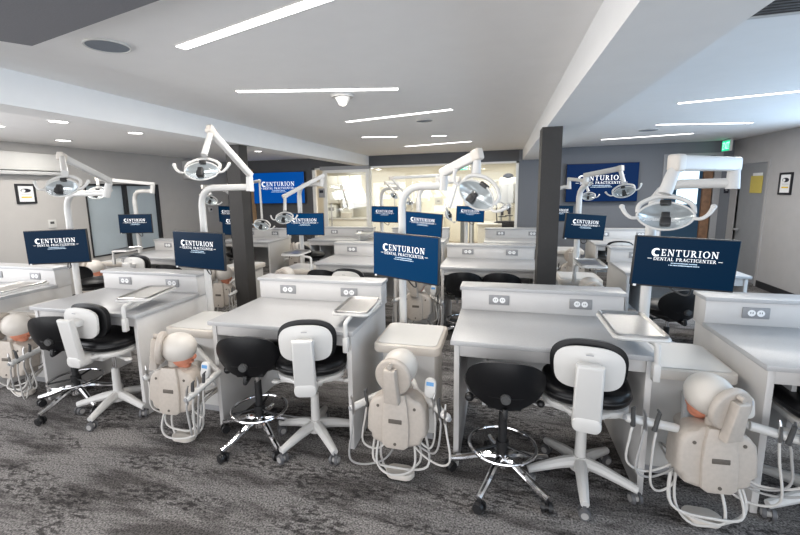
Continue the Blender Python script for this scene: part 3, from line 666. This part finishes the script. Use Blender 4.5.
def op_light(label, base, bend_z, bend, elbow, post_top, arm_end, head, yaw=0, tilt=-.5, roll=0, k=1.0, r=.030, stem=True, arm_r=.034):
    t = thing('operating_light', label, 'dental light', (base[0], base[1], 0), 0, 'operating lights on poles')
    B = Vector((base[0], base[1], 0)); lv = lambda p: Vector(p)-B
    bend, elbow, post_top, arm_end, head = map(lv, (bend, elbow, post_top, arm_end, head))
    top = Vector((0, 0, bend_z))
    d = (elbow-top); d.z = 0; d = d.normalized()
    hz = elbow.z; rr = .13
    pts = [Vector((0, 0, .06)), Vector((0, 0, hz-rr)), Vector((0, 0, hz-rr))+Vector((0, 0, rr*.38))+d*(rr*.08), Vector((0, 0, hz-rr*.29))+d*(rr*.29), Vector((0, 0, hz-rr*.08))+d*(rr*.62), Vector((0, 0, hz))+d*rr, elbow]
    MB().tube(pts[:2], r, 14).build('pole', MT['plastic'], t)
    MB().tube(pts[1:], r*.94, 14).ball(elbow, r*1.05).build('cross_tube', MT['plastic'], t)
    MB().cyl((0, 0, 0), (0, 0, .06), .07, .04, 24).build('pole_base', MT['plastic'], t)
    MB().cyl(elbow+Vector((0, 0, -.03)), post_top+Vector((0, 0, .01)), r*1.12, r*.95, 18).cyl(post_top+Vector((0, 0, -.012)), post_top, r*.9, seg=14).build('swivel_post', MT['plastic'], t)
    a = post_top+Vector((0, 0, .03)); b = arm_end
    ax = (b-a).normalized(); sd = ax.cross(Vector((0, 0, 1))).normalized(); upv = sd.cross(ax)
    m = MB(); L = (b-a).length
    X = Matrix((ax, sd, upv)).transposed().to_4x4(); X.translation = a
    m.box(-.03, L+.02, -arm_r*.7, arm_r*.7, -arm_r, arm_r, arm_r*.35, 3, mtx=X)
    am = m.build('spring_arm', MT['plastic'], t)
    MB().box(L-.03, L+.035, -arm_r*.85, arm_r*.85, -arm_r*1.15, arm_r*1.15, arm_r*.4, 3, mtx=X).build('arm_knuckle', MT['cream'], am)
    if stem:
        MB().cyl(b, Vector((b.x, b.y, max(head.z+.14*k, b.z-.9))) if abs(b.x-head.x) < .02 else head+Vector((0, .03, .125*k)), arm_r*.72, arm_r*.85, 14).build('stem', MT['plastic'], t)
    lamp_head(t, head, yaw, tilt, roll, k)
    return t
def light_px(label, base, by, elbow, ey, post, arm, ay, head, hy, yaw=0, tilt=-.45, roll=0, k=1.0, r=.030, arm_r=.024):
    b = at(*base, by); e = at(*elbow, ey); p = at(*post, ey)
    op_light(label, (b.x, b.y), 0, e, e, p, at(*arm, ay), at(*head, hy), yaw, tilt, roll, k, r, True, arm_r)
light_px('operating light leftmost in the photo, its head before the left wall', (71, 235), 2.8, (106, 193), 2.75, (109, 184), (62, 157), 2.25, (62, 188), 2.0, yaw=.35, k=.74, r=.027)
light_px('operating light whose arm rises steeply beside the left column', (210, 300), 2.8, (250, 187), 2.75, (249.5, 178), (211, 131), 2.35, (202, 171), 2.2, yaw=.35, k=.76, r=.026)
light_px('operating light at centre with its big reflector tilted sideways', (403, 300), 2.8, (443, 186), 2.75, (444, 177), (477, 155), 2.55, (476, 195), 2.42, yaw=-.35, tilt=-.25, roll=.6, k=.86, r=.026, arm_r=.030)
light_px('large operating light with a thick arm, above the largest monitor', (645, 300), 2.78, (733, 183), 2.62, (734, 170), (677, 163), 2.3, (665, 216), 2.25, yaw=-.25, tilt=-.35, k=.83, r=.028, arm_r=.036)
light_px('operating light in front of the frosted window, its arm reaching left', (139, 240), 4.95, (152, 191), 4.9, (153, 186), (98, 179), 4.55, (97, 194), 4.45, yaw=.35, k=.9)
light_px('small operating light left of the brown column, below the steep lamp arm', (236, 240), 4.95, (228, 190), 4.9, (228, 188), (204, 187), 4.5, (210, 201), 4.45, yaw=.6, roll=.4, k=.62)
light_px('operating light whose arm slopes down left across the left television', (302, 250), 4.95, (321, 184), 4.9, (322, 178.5), (285, 196), 4.55, (284, 219), 4.4, yaw=.2, k=.74)
light_px('operating light with thin head seen edge on, behind the centre monitors', (419, 250), 4.95, (437, 186), 4.9, (438, 181), (458, 179), 4.6, (449, 215), 4.5, yaw=1.0, roll=.9, k=.6)
light_px('operating light whose head hangs in front of the right television lettering', (577, 240), 4.95, (585, 184), 4.9, (586, 178), (620, 168.5), 4.5, (624, 192), 4.4, yaw=-.25, roll=-.25, k=.68)
light_px('slender back row operating light, its head low beside the left column', (247, 240), 7.0, (252, 190), 6.95, (252, 184), (259.5, 181), 6.6, (261.5, 226), 6.4, yaw=.3, roll=.3, k=1.0)
light_px('back row operating light above the smallest monitor', (382, 235), 7.0, (398, 188.5), 6.9, (398, 185), (386, 183), 6.7, (394, 196), 6.6, yaw=.2, roll=.6, k=.5)
light_px('back row operating light with a long level arm across the laboratory glass', (466, 235), 7.0, (447, 182), 6.9, (447, 177), (391, 178), 6.5, (410, 203), 6.6, yaw=.2, k=.45)
light_px('back row operating light partly behind the right column, small head', (553, 235), 7.0, (569, 187), 6.95, (569, 181), (584, 180.5), 6.6, (588.5, 197), 6.5, yaw=-.3, k=.62)

# ---------------------------------------------------------------- monitors on the poles
def monitor(label, x, y, z, yaw, roll, w, scr='screen', pole=None):
    t = thing('monitor', label, 'monitor', (x, y, z), math.radians(yaw), 'blue monitors on poles')
    h = w*.575; R = Matrix.Rotation(math.radians(roll), 4, 'Y')
    m = MB().box(-w/2, w/2, 0, .022, -h/2, h/2, .004); m.box(-w*.28, w*.28, .02, .045, -h*.36, h*.28, .01)
    cs = m.build('casing', MT['blackp'], t); cs.matrix_local = R
    s = screen_set(t, w, h, scr, -.0022, .035); s.matrix_local = R
    c = MB().box(-w*.47, -w*.44, -.0035, .0, -h/2-.002, -h/2+.010).build('asset_sticker', MT['paper'], t, smooth=0); c.matrix_local = R
    if pole is not None:
        p = Matrix.Rotation(-math.radians(yaw), 3, 'Z') @ (Vector((pole[0], pole[1], z))-Vector((x, y, z)))
        MB().cyl((0, .045, 0), (p.x*.6, p.y*.75, 0), .018, seg=12).cyl((p.x*.6, p.y*.75, 0), p, .018, seg=12).cyl(p-Vector((0, 0, .04)), p+Vector((0, 0, .04)), .037, seg=16).build('pole_bracket', MT['darkgrey'], t)
        MB().tube([Vector((.05, .035, -h*.3)), Vector((.06, .05, -h*.62)), Vector((.02, .07, -h*.66)), Vector((p.x*.6, p.y*.6, -h*.45))], .005, 6, 5).build('cable', MT['blackp'], t)
    return t
for a in [
 ('blue lit monitor leftmost in the photo, in front of the left wall thermostat', -3.66, 2.63, 1.148, 20.5, -1.0, .51, 'screen_dark', (71, 235, 2.8)),
 ('blue monitor immediately left of the left column, in the front row', -2.195, 2.60, 1.151, -6, 1.2, .495, 'screen_dark', (210, 300, 2.8)),
 ('bright blue monitor at centre of the photo above the middle simulator', -.602, 2.60, 1.139, -24, 1.3, .53, 'screen', (403, 300, 2.8)),
 ('largest blue monitor on the right, under the big operating light', .952, 2.55, 1.153, -.5, 2.7, .486, 'screen_dark', (645, 300, 2.78)),
 ('small blue monitor in front of the frosted window', -5.043, 4.75, 1.168, 15, 0, .48, 'screen_dark', (139, 240, 4.95)),
 ('blue monitor half hidden behind the left column, the lower of two', -3.381, 4.75, 1.157, -9.6, .2, .49, 'screen_dark', None),
 ('blue monitor below the left television, lamp head at its left edge', -2.374, 4.75, 1.17, 10, .6, .49, 'screen', (302, 250, 4.95)),
 ('blue monitor immediately behind and above the centre monitor', -.872, 4.75, 1.174, -12.5, 4.0, .471, 'screen', (419, 250, 4.95)),
 ('blue monitor just right of the right column, below the right television', .853, 4.75, 1.153, 26, 5, .471, 'screen_dark', (577, 240, 4.95)),
 ('blue monitor half hidden behind the left column, the upper and farther of two', -5.005, 6.85, 1.173, -10, .9, .55, 'screen_dark', None),
 ('smallest blue monitor in front of the cream laboratory wall, left of centre', -1.918, 6.85, 1.166, -3.4, 1.4, .48, 'screen', (382, 235, 7.0)),
 ('blue monitor under the tilted operating light in front of the laboratory', -.482, 6.85, 1.166, 0, 2.3, .447, 'screen', (466, 235, 7.0)),
 ('blue monitor peeking out behind the right column in the back row', .86, 6.85, 1.173, 20, 1.8, .43, 'screen_dark', None),
]:
    l, x, y, z, ya, ro, wd, sc, pl = a; monitor(l, x, y, z, ya, ro, wd, sc, tuple(at(*pl).xy) if pl else None)
television('wall_television', (-4.86, YB-.10, 1.67), 1.29, .70, 'screen_tv', 'bright blue wall television on the dark back wall beside the left column')
television('wall_television', (1.755, YB-.10, 1.635), 1.20, .70, 'screen_tvn', 'blue wall television on the slate wall right of the right column')

# ---------------------------------------------------------------- instrument trays clamped to the desks
def tray(label, c, yaw, w, l, z, foot):
    t = thing('instrument_tray', label, 'tray', (c[0], c[1], z), math.radians(yaw), 'steel instrument trays')
    m = MB(); o = rrect(w, l, .03, 5); i = rrect(w-.035, l-.035, .022, 5); n = len(o)
    V = lambda P, zz: [m.bm.verts.new((a, b, zz)) for a, b in P]
    r0 = V(o, .0); r1 = V(o, .014); r2 = V(rrect(w-.012, l-.012, .027, 5), .016); r3 = V(i, .004)
    for A, B in ((r0, r1), (r1, r2), (r2, r3)):
        for k in range(n): m.bm.faces.new((A[k], A[(k+1) % n], B[(k+1) % n], B[k]))
    m.bm.faces.new(r3); m.bm.faces.new(r0[::-1]); m.build('tray_pan', MT['steel'], t)
    m = MB(); m.tube([Vector((a, b, -.006)) for a, b in o+[o[0]]], .010, 8, caps=False)
    fx = Matrix.Rotation(-math.radians(yaw), 3, 'Z') @ (Vector((foot[0], foot[1], 0))-Vector((c[0], c[1], 0)))
    m.tube([Vector((0, .02, -.016)), Vector((fx.x*.45, fx.y*.55, -.02)), Vector((fx.x*.92, fx.y*.93, -.024)), Vector((fx.x, fx.y, -.05)), Vector((fx.x, fx.y, DH-.07-z))], .013, 10, 4)
    m.build('tray_support', MT['plastic'], t)
    MB().box(fx.x-.016, fx.x+.016, fx.y-.016, fx.y+.022, DH-.11-z, DH-.02-z, .006).build('clamp', MT['plastic'], t)
    return t
tray('empty steel tray leaning over the right corner of the large front desk', (.665, 2.36), 0, .235, .42, .852, (.725, 2.135))
tray('steel tray over the front desk beside the brown column', (-.865, 2.42), 3, .215, .36, .848, (-.845, 2.135))
tray('long steel tray over the second front row desk from the left', (-2.53, 2.42), 14, .225, .40, .848, (-2.46, 2.143))
tray('steel tray cut off by the left edge of the photo', (-3.83, 2.36), 10, .24, .42, .845, (-4.02, 2.145))
tray('small tray showing above the cream lid right of the right column', (.83, 4.30), 0, .22, .40, .845, (.70, 4.30))
tray('tray on the cream lid between the left column and the second row desk', (-2.38, 4.50), 0, .22, .36, .845, (-2.10, 4.31))
tray('small tray at the left end of the desk before the frosted window', (-4.90, 4.45), 15, .22, .36, .845, (-5.03, 4.33))
tray('white tray in the back row before the glass, above the divider right of centre left', (-2.22, 6.62), 0, .22, .36, .86, (-2.24, 6.43))

# ---------------------------------------------------------------- ceiling fittings
def strip(label, a, b, wd=.055):
    a = Vector((a[0], a[1], ZC)); b = Vector((b[0], b[1], ZC)); d = b-a; L = d.length; c = (a+b)/2; rz = math.atan2(d.y, d.x)
    t = thing('ceiling_light', label, 'ceiling light', c, rz, 'slim ceiling light strips')
    MB().box(-L/2, L/2, -wd/2, wd/2, -.006, -.001).build('diffuser', MT['strip'], t, smooth=0)
    MB().box(-L/2-.006, L/2+.006, wd/2, wd/2+.006, -.004, 0).box(-L/2-.006, L/2+.006, -wd/2-.006, -wd/2, -.004, 0).box(-L/2-.006, -L/2, -wd/2, wd/2, -.004, 0).box(L/2, L/2+.006, -wd/2, wd/2, -.004, 0).build('trim_rim', MT['plastic'], t, smooth=0)
    l = bpy.data.lights.new('light_strip_lamp', 'AREA'); l.shape = 'RECTANGLE'; l.size = L; l.size_y = wd; l.energy = 20*L/1.2; l.color = (1, .94, .86)
    o = bpy.data.objects.new('light_strip_lamp', l); C.objects.link(o); o.location = (c.x, c.y, ZC-.012); o.rotation_euler = (0, 0, rz)
strip('thickest slim light strip in the ceiling, running off the top of the photo', (-1.558, 1.851), (-.50, 1.53))
strip('slim ceiling light strip directly above the white smoke detector', (-1.85, 2.729), (-.74, 3.066))
strip('slim slanting ceiling light strip right of the white smoke detector', (-1.591, 4.277), (-.457, 3.998))
strip('faint slim ceiling light strip in two halves, left of centre near the laboratory', (-1.857, 5.557), (-1.40, 5.70), .045)
strip('shortest ceiling light strip, right part of the far broken one', (-.941, 5.84), (-.753, 5.90), .045)
strip('farthest slim ceiling light strip above the dark header', (-1.578, 7.02), (-.474, 6.74))
strip('slim ceiling light strip at the right photo edge, nearest in the right bay', (1.511, 4.481), (2.62, 4.19))
strip('middle of three slim ceiling light strips in the right bay', (1.796, 5.92), (2.902, 6.25))
strip('farthest of three slim ceiling light strips in the right bay', (1.49, 7.42), (2.633, 7.14))
strip('slim ceiling light strip in the left bay, first from the left photo edge', (-5.35, 3.22), (-4.93, 3.16), .07)
def downlight(label, x, y, r=.085):
    t = thing('downlight', label, 'downlight', (x, y, ZC), 0, 'round downlights in the left bay')
    MB().torus((0, 0, -.004), r, .008, n=28, seg=6).build('ring', MT['plastic'], t)
    MB().cyl((0, 0, -.006), (0, 0, -.001), r-.004, seg=28).build('diffuser', MT['strip'], t)
    l = bpy.data.lights.new('downlight_lamp', 'AREA'); l.shape = 'DISK'; l.size = 2*r; l.energy = 14; l.color = (1, .96, .90)
    o = bpy.data.objects.new('downlight_lamp', l); C.objects.link(o); o.location = (x, y, ZC-.012)
downlight('small bright downlight left of the leftmost lamp arm', -4.16, 3.17)
downlight('small bright downlight in the left bay, between the two rising lamp arms', -4.15, 4.05)
downlight('small round downlight just right of the left column', -4.14, 6.61, .075)
downlight('dim round downlight above the leftmost operating light', -5.50, 4.22, .09)
t = thing('ceiling_speaker', 'large round grey speaker grille in the ceiling near the dark panel', 'speaker', (-1.87, 1.715, ZC))
MB().cyl((0, 0, -.006), (0, 0, -.001), .095, seg=40).build('grille', MT['grille'], t)
MB().torus((0, 0, -.004), .098, .006, n=40, seg=6).build('rim', MT['plastic'], t)
t = thing('ceiling_speaker', 'small round grey speaker in the ceiling near the far light strips', 'speaker', (-.81, 4.53, ZC))
MB().cyl((0, 0, -.006), (0, 0, -.001), .085, seg=32).build('grille', MT['grille'], t); MB().torus((0, 0, -.004), .087, .005, n=32, seg=6).build('rim', MT['plastic'], t)
t = thing('ceiling_speaker', 'small round grey speaker in the ceiling of the right bay', 'speaker', (1.865, 6.46, ZC))
MB().cyl((0, 0, -.006), (0, 0, -.001), .11, seg=32).build('grille', MT['grille'], t); MB().torus((0, 0, -.004), .112, .005, n=32, seg=6).build('rim', MT['plastic'], t)
t = thing('smoke_detector', 'white cone shaped smoke detector on the ceiling under a light strip', 'smoke detector', (-1.19, 3.115, ZC))
MB().cyl((0, 0, -.018), (0, 0, 0), .082, .088, 28).build('mounting_plate', MT['plastic'], t)
MB().cyl((0, 0, -.075), (0, 0, -.018), .028, .060, 28).cyl((0, 0, -.085), (0, 0, -.075), .018, .026, 20).build('sensor_cone', MT['plastic'], t)
t = thing('air_vent', 'dark louvred air vent in the ceiling at the upper right corner', 'air vent', (1.25, 2.17, ZC))
MB().box(-.26, .26, -.17, -.14, -.012, 0).box(-.26, .26, .14, .17, -.012, 0).box(-.26, -.23, -.14, .14, -.012, 0).box(.23, .26, -.14, .14, -.012, 0).build('frame', MT['plastic'], t, smooth=0)
MB().box(-.23, .23, -.14, .14, -.002, 0).build('duct', MT['ink'], t, smooth=0)
m = MB()
for k in range(9): m.box(-.23, .23, -.135+k*.0335, -.117+k*.0335, -.010, -.005)
m.build('louvre', MT['darkgrey'], t, smooth=0)
# suspended dark ceiling panel with a lit cove above its edge
pz = 2.21; q0 = atz(0, 41, pz); q1 = atz(32, 46, pz); q2 = atz(160, 0, pz)
dA = (q0-q1).normalized(); dB = (q2-q1).normalized()
t = thing('ceiling_panel', 'dark grey suspended ceiling panel in the upper left corner, glowing along its edge', 'ceiling panel', (q1.x, q1.y, pz))
P = [Vector((0, 0, 0)), dB*1.6, dB*1.6+Vector((-1.1, -2.4, 0)), dA*2.6]
m = MB(); lo = [m.bm.verts.new((p.x, p.y, 0)) for p in P]; hi = [m.bm.verts.new((p.x, p.y, .055)) for p in P]
m.bm.faces.new(lo[::-1]); m.bm.faces.new(hi)
for k in range(4): m.bm.faces.new((lo[k], lo[(k+1) % 4], hi[(k+1) % 4], hi[k]))
m.build('panel', MT['cloud'], t, smooth=0)
X = Matrix((dB, Vector((-dB.y, dB.x, 0)), Vector((0, 0, 1)))).transposed().to_4x4()
MB().box(.04, 1.5, -.05, -.035, .057, .070, mtx=X).build('edge_light', MT['cove'], t, smooth=0)
for px, py in ((.3, -.4), (.9, -.9)): MB().cyl((px*.6, py, .055), (px*.6, py, ZC-pz), .008, seg=8).build('hanger', MT['steel'], t)

# ---------------------------------------------------------------- on the walls
def exit_sign(loc, rz, label):
    t = thing('exit_sign', label, 'exit sign', loc, rz)
    MB().box(-.14, .14, -.02, .02, -.20, -.01, .006).build('housing', MT['plastic'], t)
    MB().box(-.13, .13, -.0225, -.0205, -.19, -.03).build('face', MT['exit'], t, smooth=0)
    MB().box(-.05, .05, -.03, .03, -.01, 0).build('mount', MT['greyp'], t)
    for ch, cx in (('E', -.075), ('X', -.012), ('I', .040), ('T', .088)):
        pol, _ = text_polys(ch, .11, cx, -.165); quads(pol, -.0235).build('letter', MT['exitw'], t, smooth=0)
exit_sign((3.56, 8.30, ZC), math.radians(-92), 'green lit exit sign hanging under the ceiling in the right back corner')
def frame(label, x, y0, y1, z0, z1, side):
    s = side; t = thing('picture_frame', label, 'picture frame', (x, (y0+y1)/2, (z0+z1)/2), 0); w = (y1-y0)/2; h = (z1-z0)/2; f = .028
    MB().box(*sorted((0, s*.018)), -w, -w+f, -h, h).box(*sorted((0, s*.018)), w-f, w, -h, h).box(*sorted((0, s*.018)), -w+f, w-f, -h, -h+f).box(*sorted((0, s*.018)), -w+f, w-f, h-f, h).build('frame', MT['wframe'], t, smooth=0)
    sh = MB().box(*sorted((0, s*.010)), -w+f, w-f, -h+f, h-f).build('sheet', MT['paper'], t, smooth=0)
    # black rounded badge with the letters cut light, and a yellow bar beneath
    m = MB()
    def flat(pts): m.poly([(s*.0115, a, b) for a, b in pts])
    def ell(cy, cz, ry, rz, x): return [(x, cy+ry*math.cos(2*PI*k/24), cz+rz*math.sin(2*PI*k/24)) for k in range(24)]
    m.poly(ell(0, h*.33, w*.52, h*.20, s*.0115)); m.build('badge', MT['ink'], sh, smooth=0)
    m = MB(); m.poly(ell(-s*w*.24*1, h*.31, w*.20, h*.14, s*.0122)); m.build('badge_half', MT['paper'], sh, smooth=0)
    m = MB()
    for k in range(3): m.box(*sorted((s*.0115, s*.0125)), -w*.5, w*.5, -h*.02-k*h*.055, -h*.02-k*h*.055+h*.012)
    m.build('printed_line', MT['greyp'], sh, smooth=0)
    MB().box(*sorted((s*.0115, s*.0125)), -w*.52, w*.52, -h*.40, -h*.28).build('yellow_bar', MT['yellow_bar'], sh, smooth=0)
frame('framed notice with black badge and yellow bar on the left wall above the leftmost monitor', XL, 4.065, 4.315, 1.485, 1.755, 1)
frame('framed notice with black badge and yellow bar on the right wall beside the door', XR, 7.00, 7.275, 1.405, 1.71, -1)
t = thing('thermostat', 'white thermostat with dark display on the left wall', 'thermostat', (XL, 4.48, 1.185))
MB().box(0, .02, -.055, .055, -.06, .06, .005).build('body', MT['plastic'], t); MB().box(.019, .022, -.035, .02, .0, .035).build('display', MT['darkgrey'], t, smooth=0)
t = thing('screen_case', 'long white projection screen case on the left wall at the photo edge', 'projection screen', (XL, 2.9, 2.02))
MB().box(0, .14, -1.6, 1.78, -.09, .15, .02).build('case', MT['plastic'], t); MB().box(.0, .12, -1.6, 1.78, -.145, -.095, .01).build('lower_rail', MT['panel_grey'], t)
t = thing('wall_unit', 'pale grey air conditioner high on the left wall behind the rising lamp arm', 'air conditioner', (XL, 7.53, 2.06))
MB().box(0, .18, -.37, .37, -.18, .19, .02).build('housing', MT['plastic'], t); MB().box(.10, .182, -.34, .34, -.165, -.12, .004).build('outlet_flap', MT['panel_grey'], t)
t = thing('light_switch', 'small black switch plate between the doorway and the corner door', 'switch', (3.74, YB, 1.46))
MB().box(-.035, .035, -.012, 0, -.05, .05, .003).build('plate', MT['ink'], t); MB().box(-.014, .014, -.015, -.011, -.008, .010).build('rocker', MT['greyp'], t)
def note(nm, label, y0, y1, z0, z1, m, dx):
    tag(MB().box(XR+.03-dx-.004, XR+.03-dx, y0, y1, z0, z1).build(nm, MT[m], smooth=0), label, 'paper')
note('paper_note', 'white paper on the grey door, under the yellow sheet', 7.77, 8.02, 1.56, 1.73, 'paper', 0)
note('paper_note', 'yellow paper sheet taped to the grey door', 7.74, 8.06, 1.42, 1.685, 'yellow', .0045)
note2 = None
t = thing('wall_plate', 'small white control plate on the cream laboratory wall', 'switch plate', at(438.5, 201, LY-.02))
MB().box(-.10, .10, -.005, .015, -.09, .09, .003).build('plate', MT['plastic'], t); MB().box(-.04, .04, -.008, -.004, -.03, .02).build('display', MT['greyp'], t)
t = thing('wall_switch', 'small dark sensor below the air conditioner on the left wall', 'switch', atx(210, 209.5, XL))
MB().box(0, .03, -.05, .05, -.05, .05, .004).build('plate', MT['plastic'], t); MB().box(.03, .035, -.025, .025, -.02, .02).build('button', MT['ink'], t)

# ---------------------------------------------------------------- laboratory behind the glass
def lx(px, py, Y): return at(px, py, Y)
a = lx(325, 176, 11.9); b = lx(361, 203, 11.9)
for k in range(3):
    x0 = a.x+(b.x-a.x)*k/3; x1 = a.x+(b.x-a.x)*(k+1)/3
    t = thing('wall_cabinet', ('left', 'middle', 'right')[k]+' one of the three white wall cabinets behind the glass door', 'cabinet', ((x0+x1)/2, 12.0, (a.z+b.z)/2), 0, 'white laboratory wall cabinets')
    hw = (x1-x0)/2-.006; hh = (a.z-b.z)/2
    MB().box(-hw, hw, 0, .6, -hh, hh).build('body', MT['roomw'], t, smooth=0); d = MB().box(-hw+.008, hw-.008, -.02, 0, -hh+.008, hh-.008, .003).build('cabinet_door', MT['roomw'], t)
    MB().cyl((hw-.06, -.04, -hh*.8), (hw-.06, -.04, hh*.3), .012, seg=8).build('handle', MT['steel'], d)
t = thing('first_aid_box', 'grey box with red mark below the white cabinets', 'first aid box', lx(346, 192, 11.6))
MB().box(-.19, .19, 0, .3, -.24, .24, .01).build('box', MT['panel_grey'], t); MB().box(-.06, .06, -.006, .002, .03, .09).build('red_mark', MT['red'], t, smooth=0)
c0 = lx(312, 226, 11.6); c1 = lx(440, 226, 11.6)
t = thing('laboratory_counter', 'long white counter along the laboratory back wall left of centre', 'counter', (c0.x, 11.7, 0))
MB().box(0, c1.x-c0.x, 0, .8, .0, .72).build('carcass', MT['roomw'], t, smooth=0); MB().box(-.02, c1.x-c0.x+.02, -.03, .85, .72, .76, .004).build('worktop', MT['panel'], t)
for k, (px, py, ww, hh) in enumerate(((331, 212, .34, .40), (345, 208, .30, .52))):
    p = lx(px, py, 12.0); t = thing('bench_unit', ('white bench top unit under the cabinets, left of the taller one', 'taller white bench top unit under the cabinets')[k], 'laboratory unit', (p.x, 12.0, .76))
    MB().box(-ww/2, ww/2, 0, .35, 0, hh, .02).build('body', MT['roomw'], t); MB().box(-ww*.3, ww*.3, -.008, .0, hh*.55, hh*.8).build('panel', MT['greyp'], t, smooth=0)
t = thing('box_carton', 'small olive box on the laboratory counter', 'box', (lx(346, 224, 11.8).x, 11.8, .76)); MB().box(-.14, .14, 0, .2, 0, .16, .005).build('carton', MT['cream'], t)
# open shelf frame with hanging instruments
p = lx(409, 207, 12.3)
t = thing('instrument_rack', 'small rack of hanging chrome handpieces on the cream laboratory wall', 'rack', (p.x, 12.35, p.z+.12))
MB().box(-.36, .36, 0, .24, -.02, .02).build('rail', MT['roomw'], t, smooth=0)
for k in range(4): MB().tube([(-.28+k*.18, -.03, -.02), (-.26+k*.18, -.05, -.14), (-.31+k*.18, -.04, -.24)], .016, 8, 3).build('handpiece', MT['red' if k == 0 else 'steel'], t)
# right-hand counter, cabinet, projector, microscope
c0 = lx(478, 224, 10.9); c1 = lx(514, 224, 10.9)
t = thing('laboratory_counter', 'white counter at the right side of the laboratory under the grey cabinet', 'counter', (c0.x, 10.9, 0))
wd = LX1-.15-c0.x
MB().box(0, wd, 0, 1.2, 0, c0.z-.04).build('carcass', MT['roomw'], t, smooth=0); MB().box(-.03, wd+.02, -.03, 1.2, c0.z-.04, c0.z, .004).build('worktop', MT['panel'], t)
a = lx(499, 184, 11.6); b = lx(516, 203, 11.6)
t = thing('wall_cabinet', 'pale grey wall cabinet with a white projector standing on it', 'cabinet', ((a.x+b.x)/2, 11.6, (a.z+b.z)/2)); hw = (b.x-a.x)/2; hh = (a.z-b.z)/2
MB().box(-hw, hw, 0, .9, -hh, hh, .004).build('body', MT['greyp'], t)
for s in (-1, 1): MB().box(s*hw/2-hw/2+.008, s*hw/2+hw/2-.008, -.02, 0, -hh+.01, hh-.01, .003).build('cabinet_door', MT['greyp'], t)
pj = (a.x+hw*1.05, 11.65, a.z)
t = thing('projector', 'white projector with black lens on top of the grey laboratory cabinet', 'projector', pj)
MB().box(-.22, .22, 0, .30, 0, .17, .02).build('body', MT['roomw'], t); MB().ball((0, .1, .19), .14, .12, .09).build('lens_hood', MT['ink'], t)
for k, (px, s) in enumerate(((502, 1.0), (509, 1.15))):
    p = lx(px, 222, 11.1)
    t = thing('microscope', ('left of the two microscopes on the right laboratory counter', 'right of the two microscopes on the right laboratory counter')[k], 'microscope', (p.x, 11.2, c0.z), .3-k*.5, 'laboratory microscopes')
    MB().box(-.12*s, .12*s, -.1, .14, 0, .05, .01).build('base', MT['ink'], t); MB().tube([(0, .1, .04), (0, .12, .26*s), (0, .04, .36*s)], .035, 10, 4).build('arm', MT['plastic'], t)
    MB().cyl((0, .04, .36*s), (0, -.12, .44*s), .045, .03, 14).cyl((0, .0, .20*s), (0, .0, .34*s), .035, seg=14).build('eyepiece_tube', MT['ink'], t); MB().box(-.09, .09, -.09, .06, .16*s, .18*s).build('stage', MT['darkgrey'], t)
t = thing('desk_lamp', 'dark angled lamp beside the microscopes on the laboratory counter', 'lamp', (lx(497, 222, 11.1).x, 11.3, c0.z)); MB().cyl((0, 0, 0), (0, 0, .02), .08, seg=20).build('base', MT['ink'], t); MB().tube([(0, 0, .02), (-.02, 0, .55), (.22, 0, .45)], .014, 8, 2).build('arm', MT['ink'], t); MB().cyl((.22, 0, .45), (.30, 0, .34), .03, .07, 14).build('shade', MT['ink'], t)
c = lx(508, 229, 10.0)
t = thing('laboratory_chair', 'dark office chair back in front of the right laboratory counter', 'chair', (c.x, 10.2, 0)); MB().box(-.14, .14, 0, .05, .56, .80, .02).build('backrest', MT['ink'], t); MB().box(-.21, .21, -.1, .3, .42, .48, .02).build('seat', MT['ink'], t); MB().cyl((0, .1, 0), (0, .1, .42), .03, seg=12).cyl((0, .1, 0), (0, .1, .04), .25, .08, 16).build('pedestal', MT['darkgrey'], t); MB().box(-.03, .03, .03, .06, .45, .62).build('back_strut', MT['darkgrey'], t)
for k, (px, ww) in enumerate(((462.5, .10), (471.5, .10))):
    p = lx(px, 225, 9.6); t = thing('partition_post', ('grey post left of the pole under the tilted lamp', 'grey post right of the pole under the tilted lamp')[k], 'post', (p.x, 9.6, 0), 0, 'grey posts in the laboratory')
    MB().box(-ww/2, ww/2, 0, .1, 0, 1.18, .01).build('post', MT['greyp'], t)
p = lx(383, 205, 12.4); t = thing('wall_frame', 'pale outlined frame on the cream laboratory wall behind the smallest monitor', 'frame', (p.x, 12.56, p.z)); m = MB()
m.box(-.34, .34, 0, .02, .22, .25).box(-.34, .34, 0, .02, -.25, -.22).box(-.34, -.31, 0, .02, -.25, .25).box(.31, .34, 0, .02, -.25, .25); m.build('frame', MT['panel'], t, smooth=0); MB().box(-.31, .31, .005, .012, -.22, .22).build('panel', MT['room'], t, smooth=0)
p0 = atz(446, 168, 2.29); p1 = atz(508, 166.5, 2.29)
t = thing('ceiling_light', 'long light strip on the laboratory ceiling behind the glass', 'ceiling light', ((p0.x+p1.x)/2, 11.4, 2.3)); MB().box(-1.1, 1.1, -.06, .06, -.02, -.001).build('diffuser', MT['strip'], t, smooth=0); MB().box(-1.13, 1.13, -.075, .075, -.008, 0).build('housing', MT['plastic'], t, smooth=0)
exit_sign((lx(463, 172, 11.9).x, 11.9, 2.28), 0, 'small green exit sign seen through the laboratory glass')
# reader box and wall label on the glass door jamb
p = at(321, 193, 8.5); t = thing('card_reader', 'small grey control panel on the white door jamb right of the left television', 'control panel', (p.x, YB-.055, p.z)); MB().box(-.07, .07, -.02, 0, -.10, .10, .004).build('body', MT['greyp'], t); MB().box(-.045, .045, -.024, -.018, .0, .06).build('display', MT['ink'], t, smooth=0)
MB().box(-.07, .07, 0, .04, -.10, .10).build('mount_plate', MT['plastic'], t)
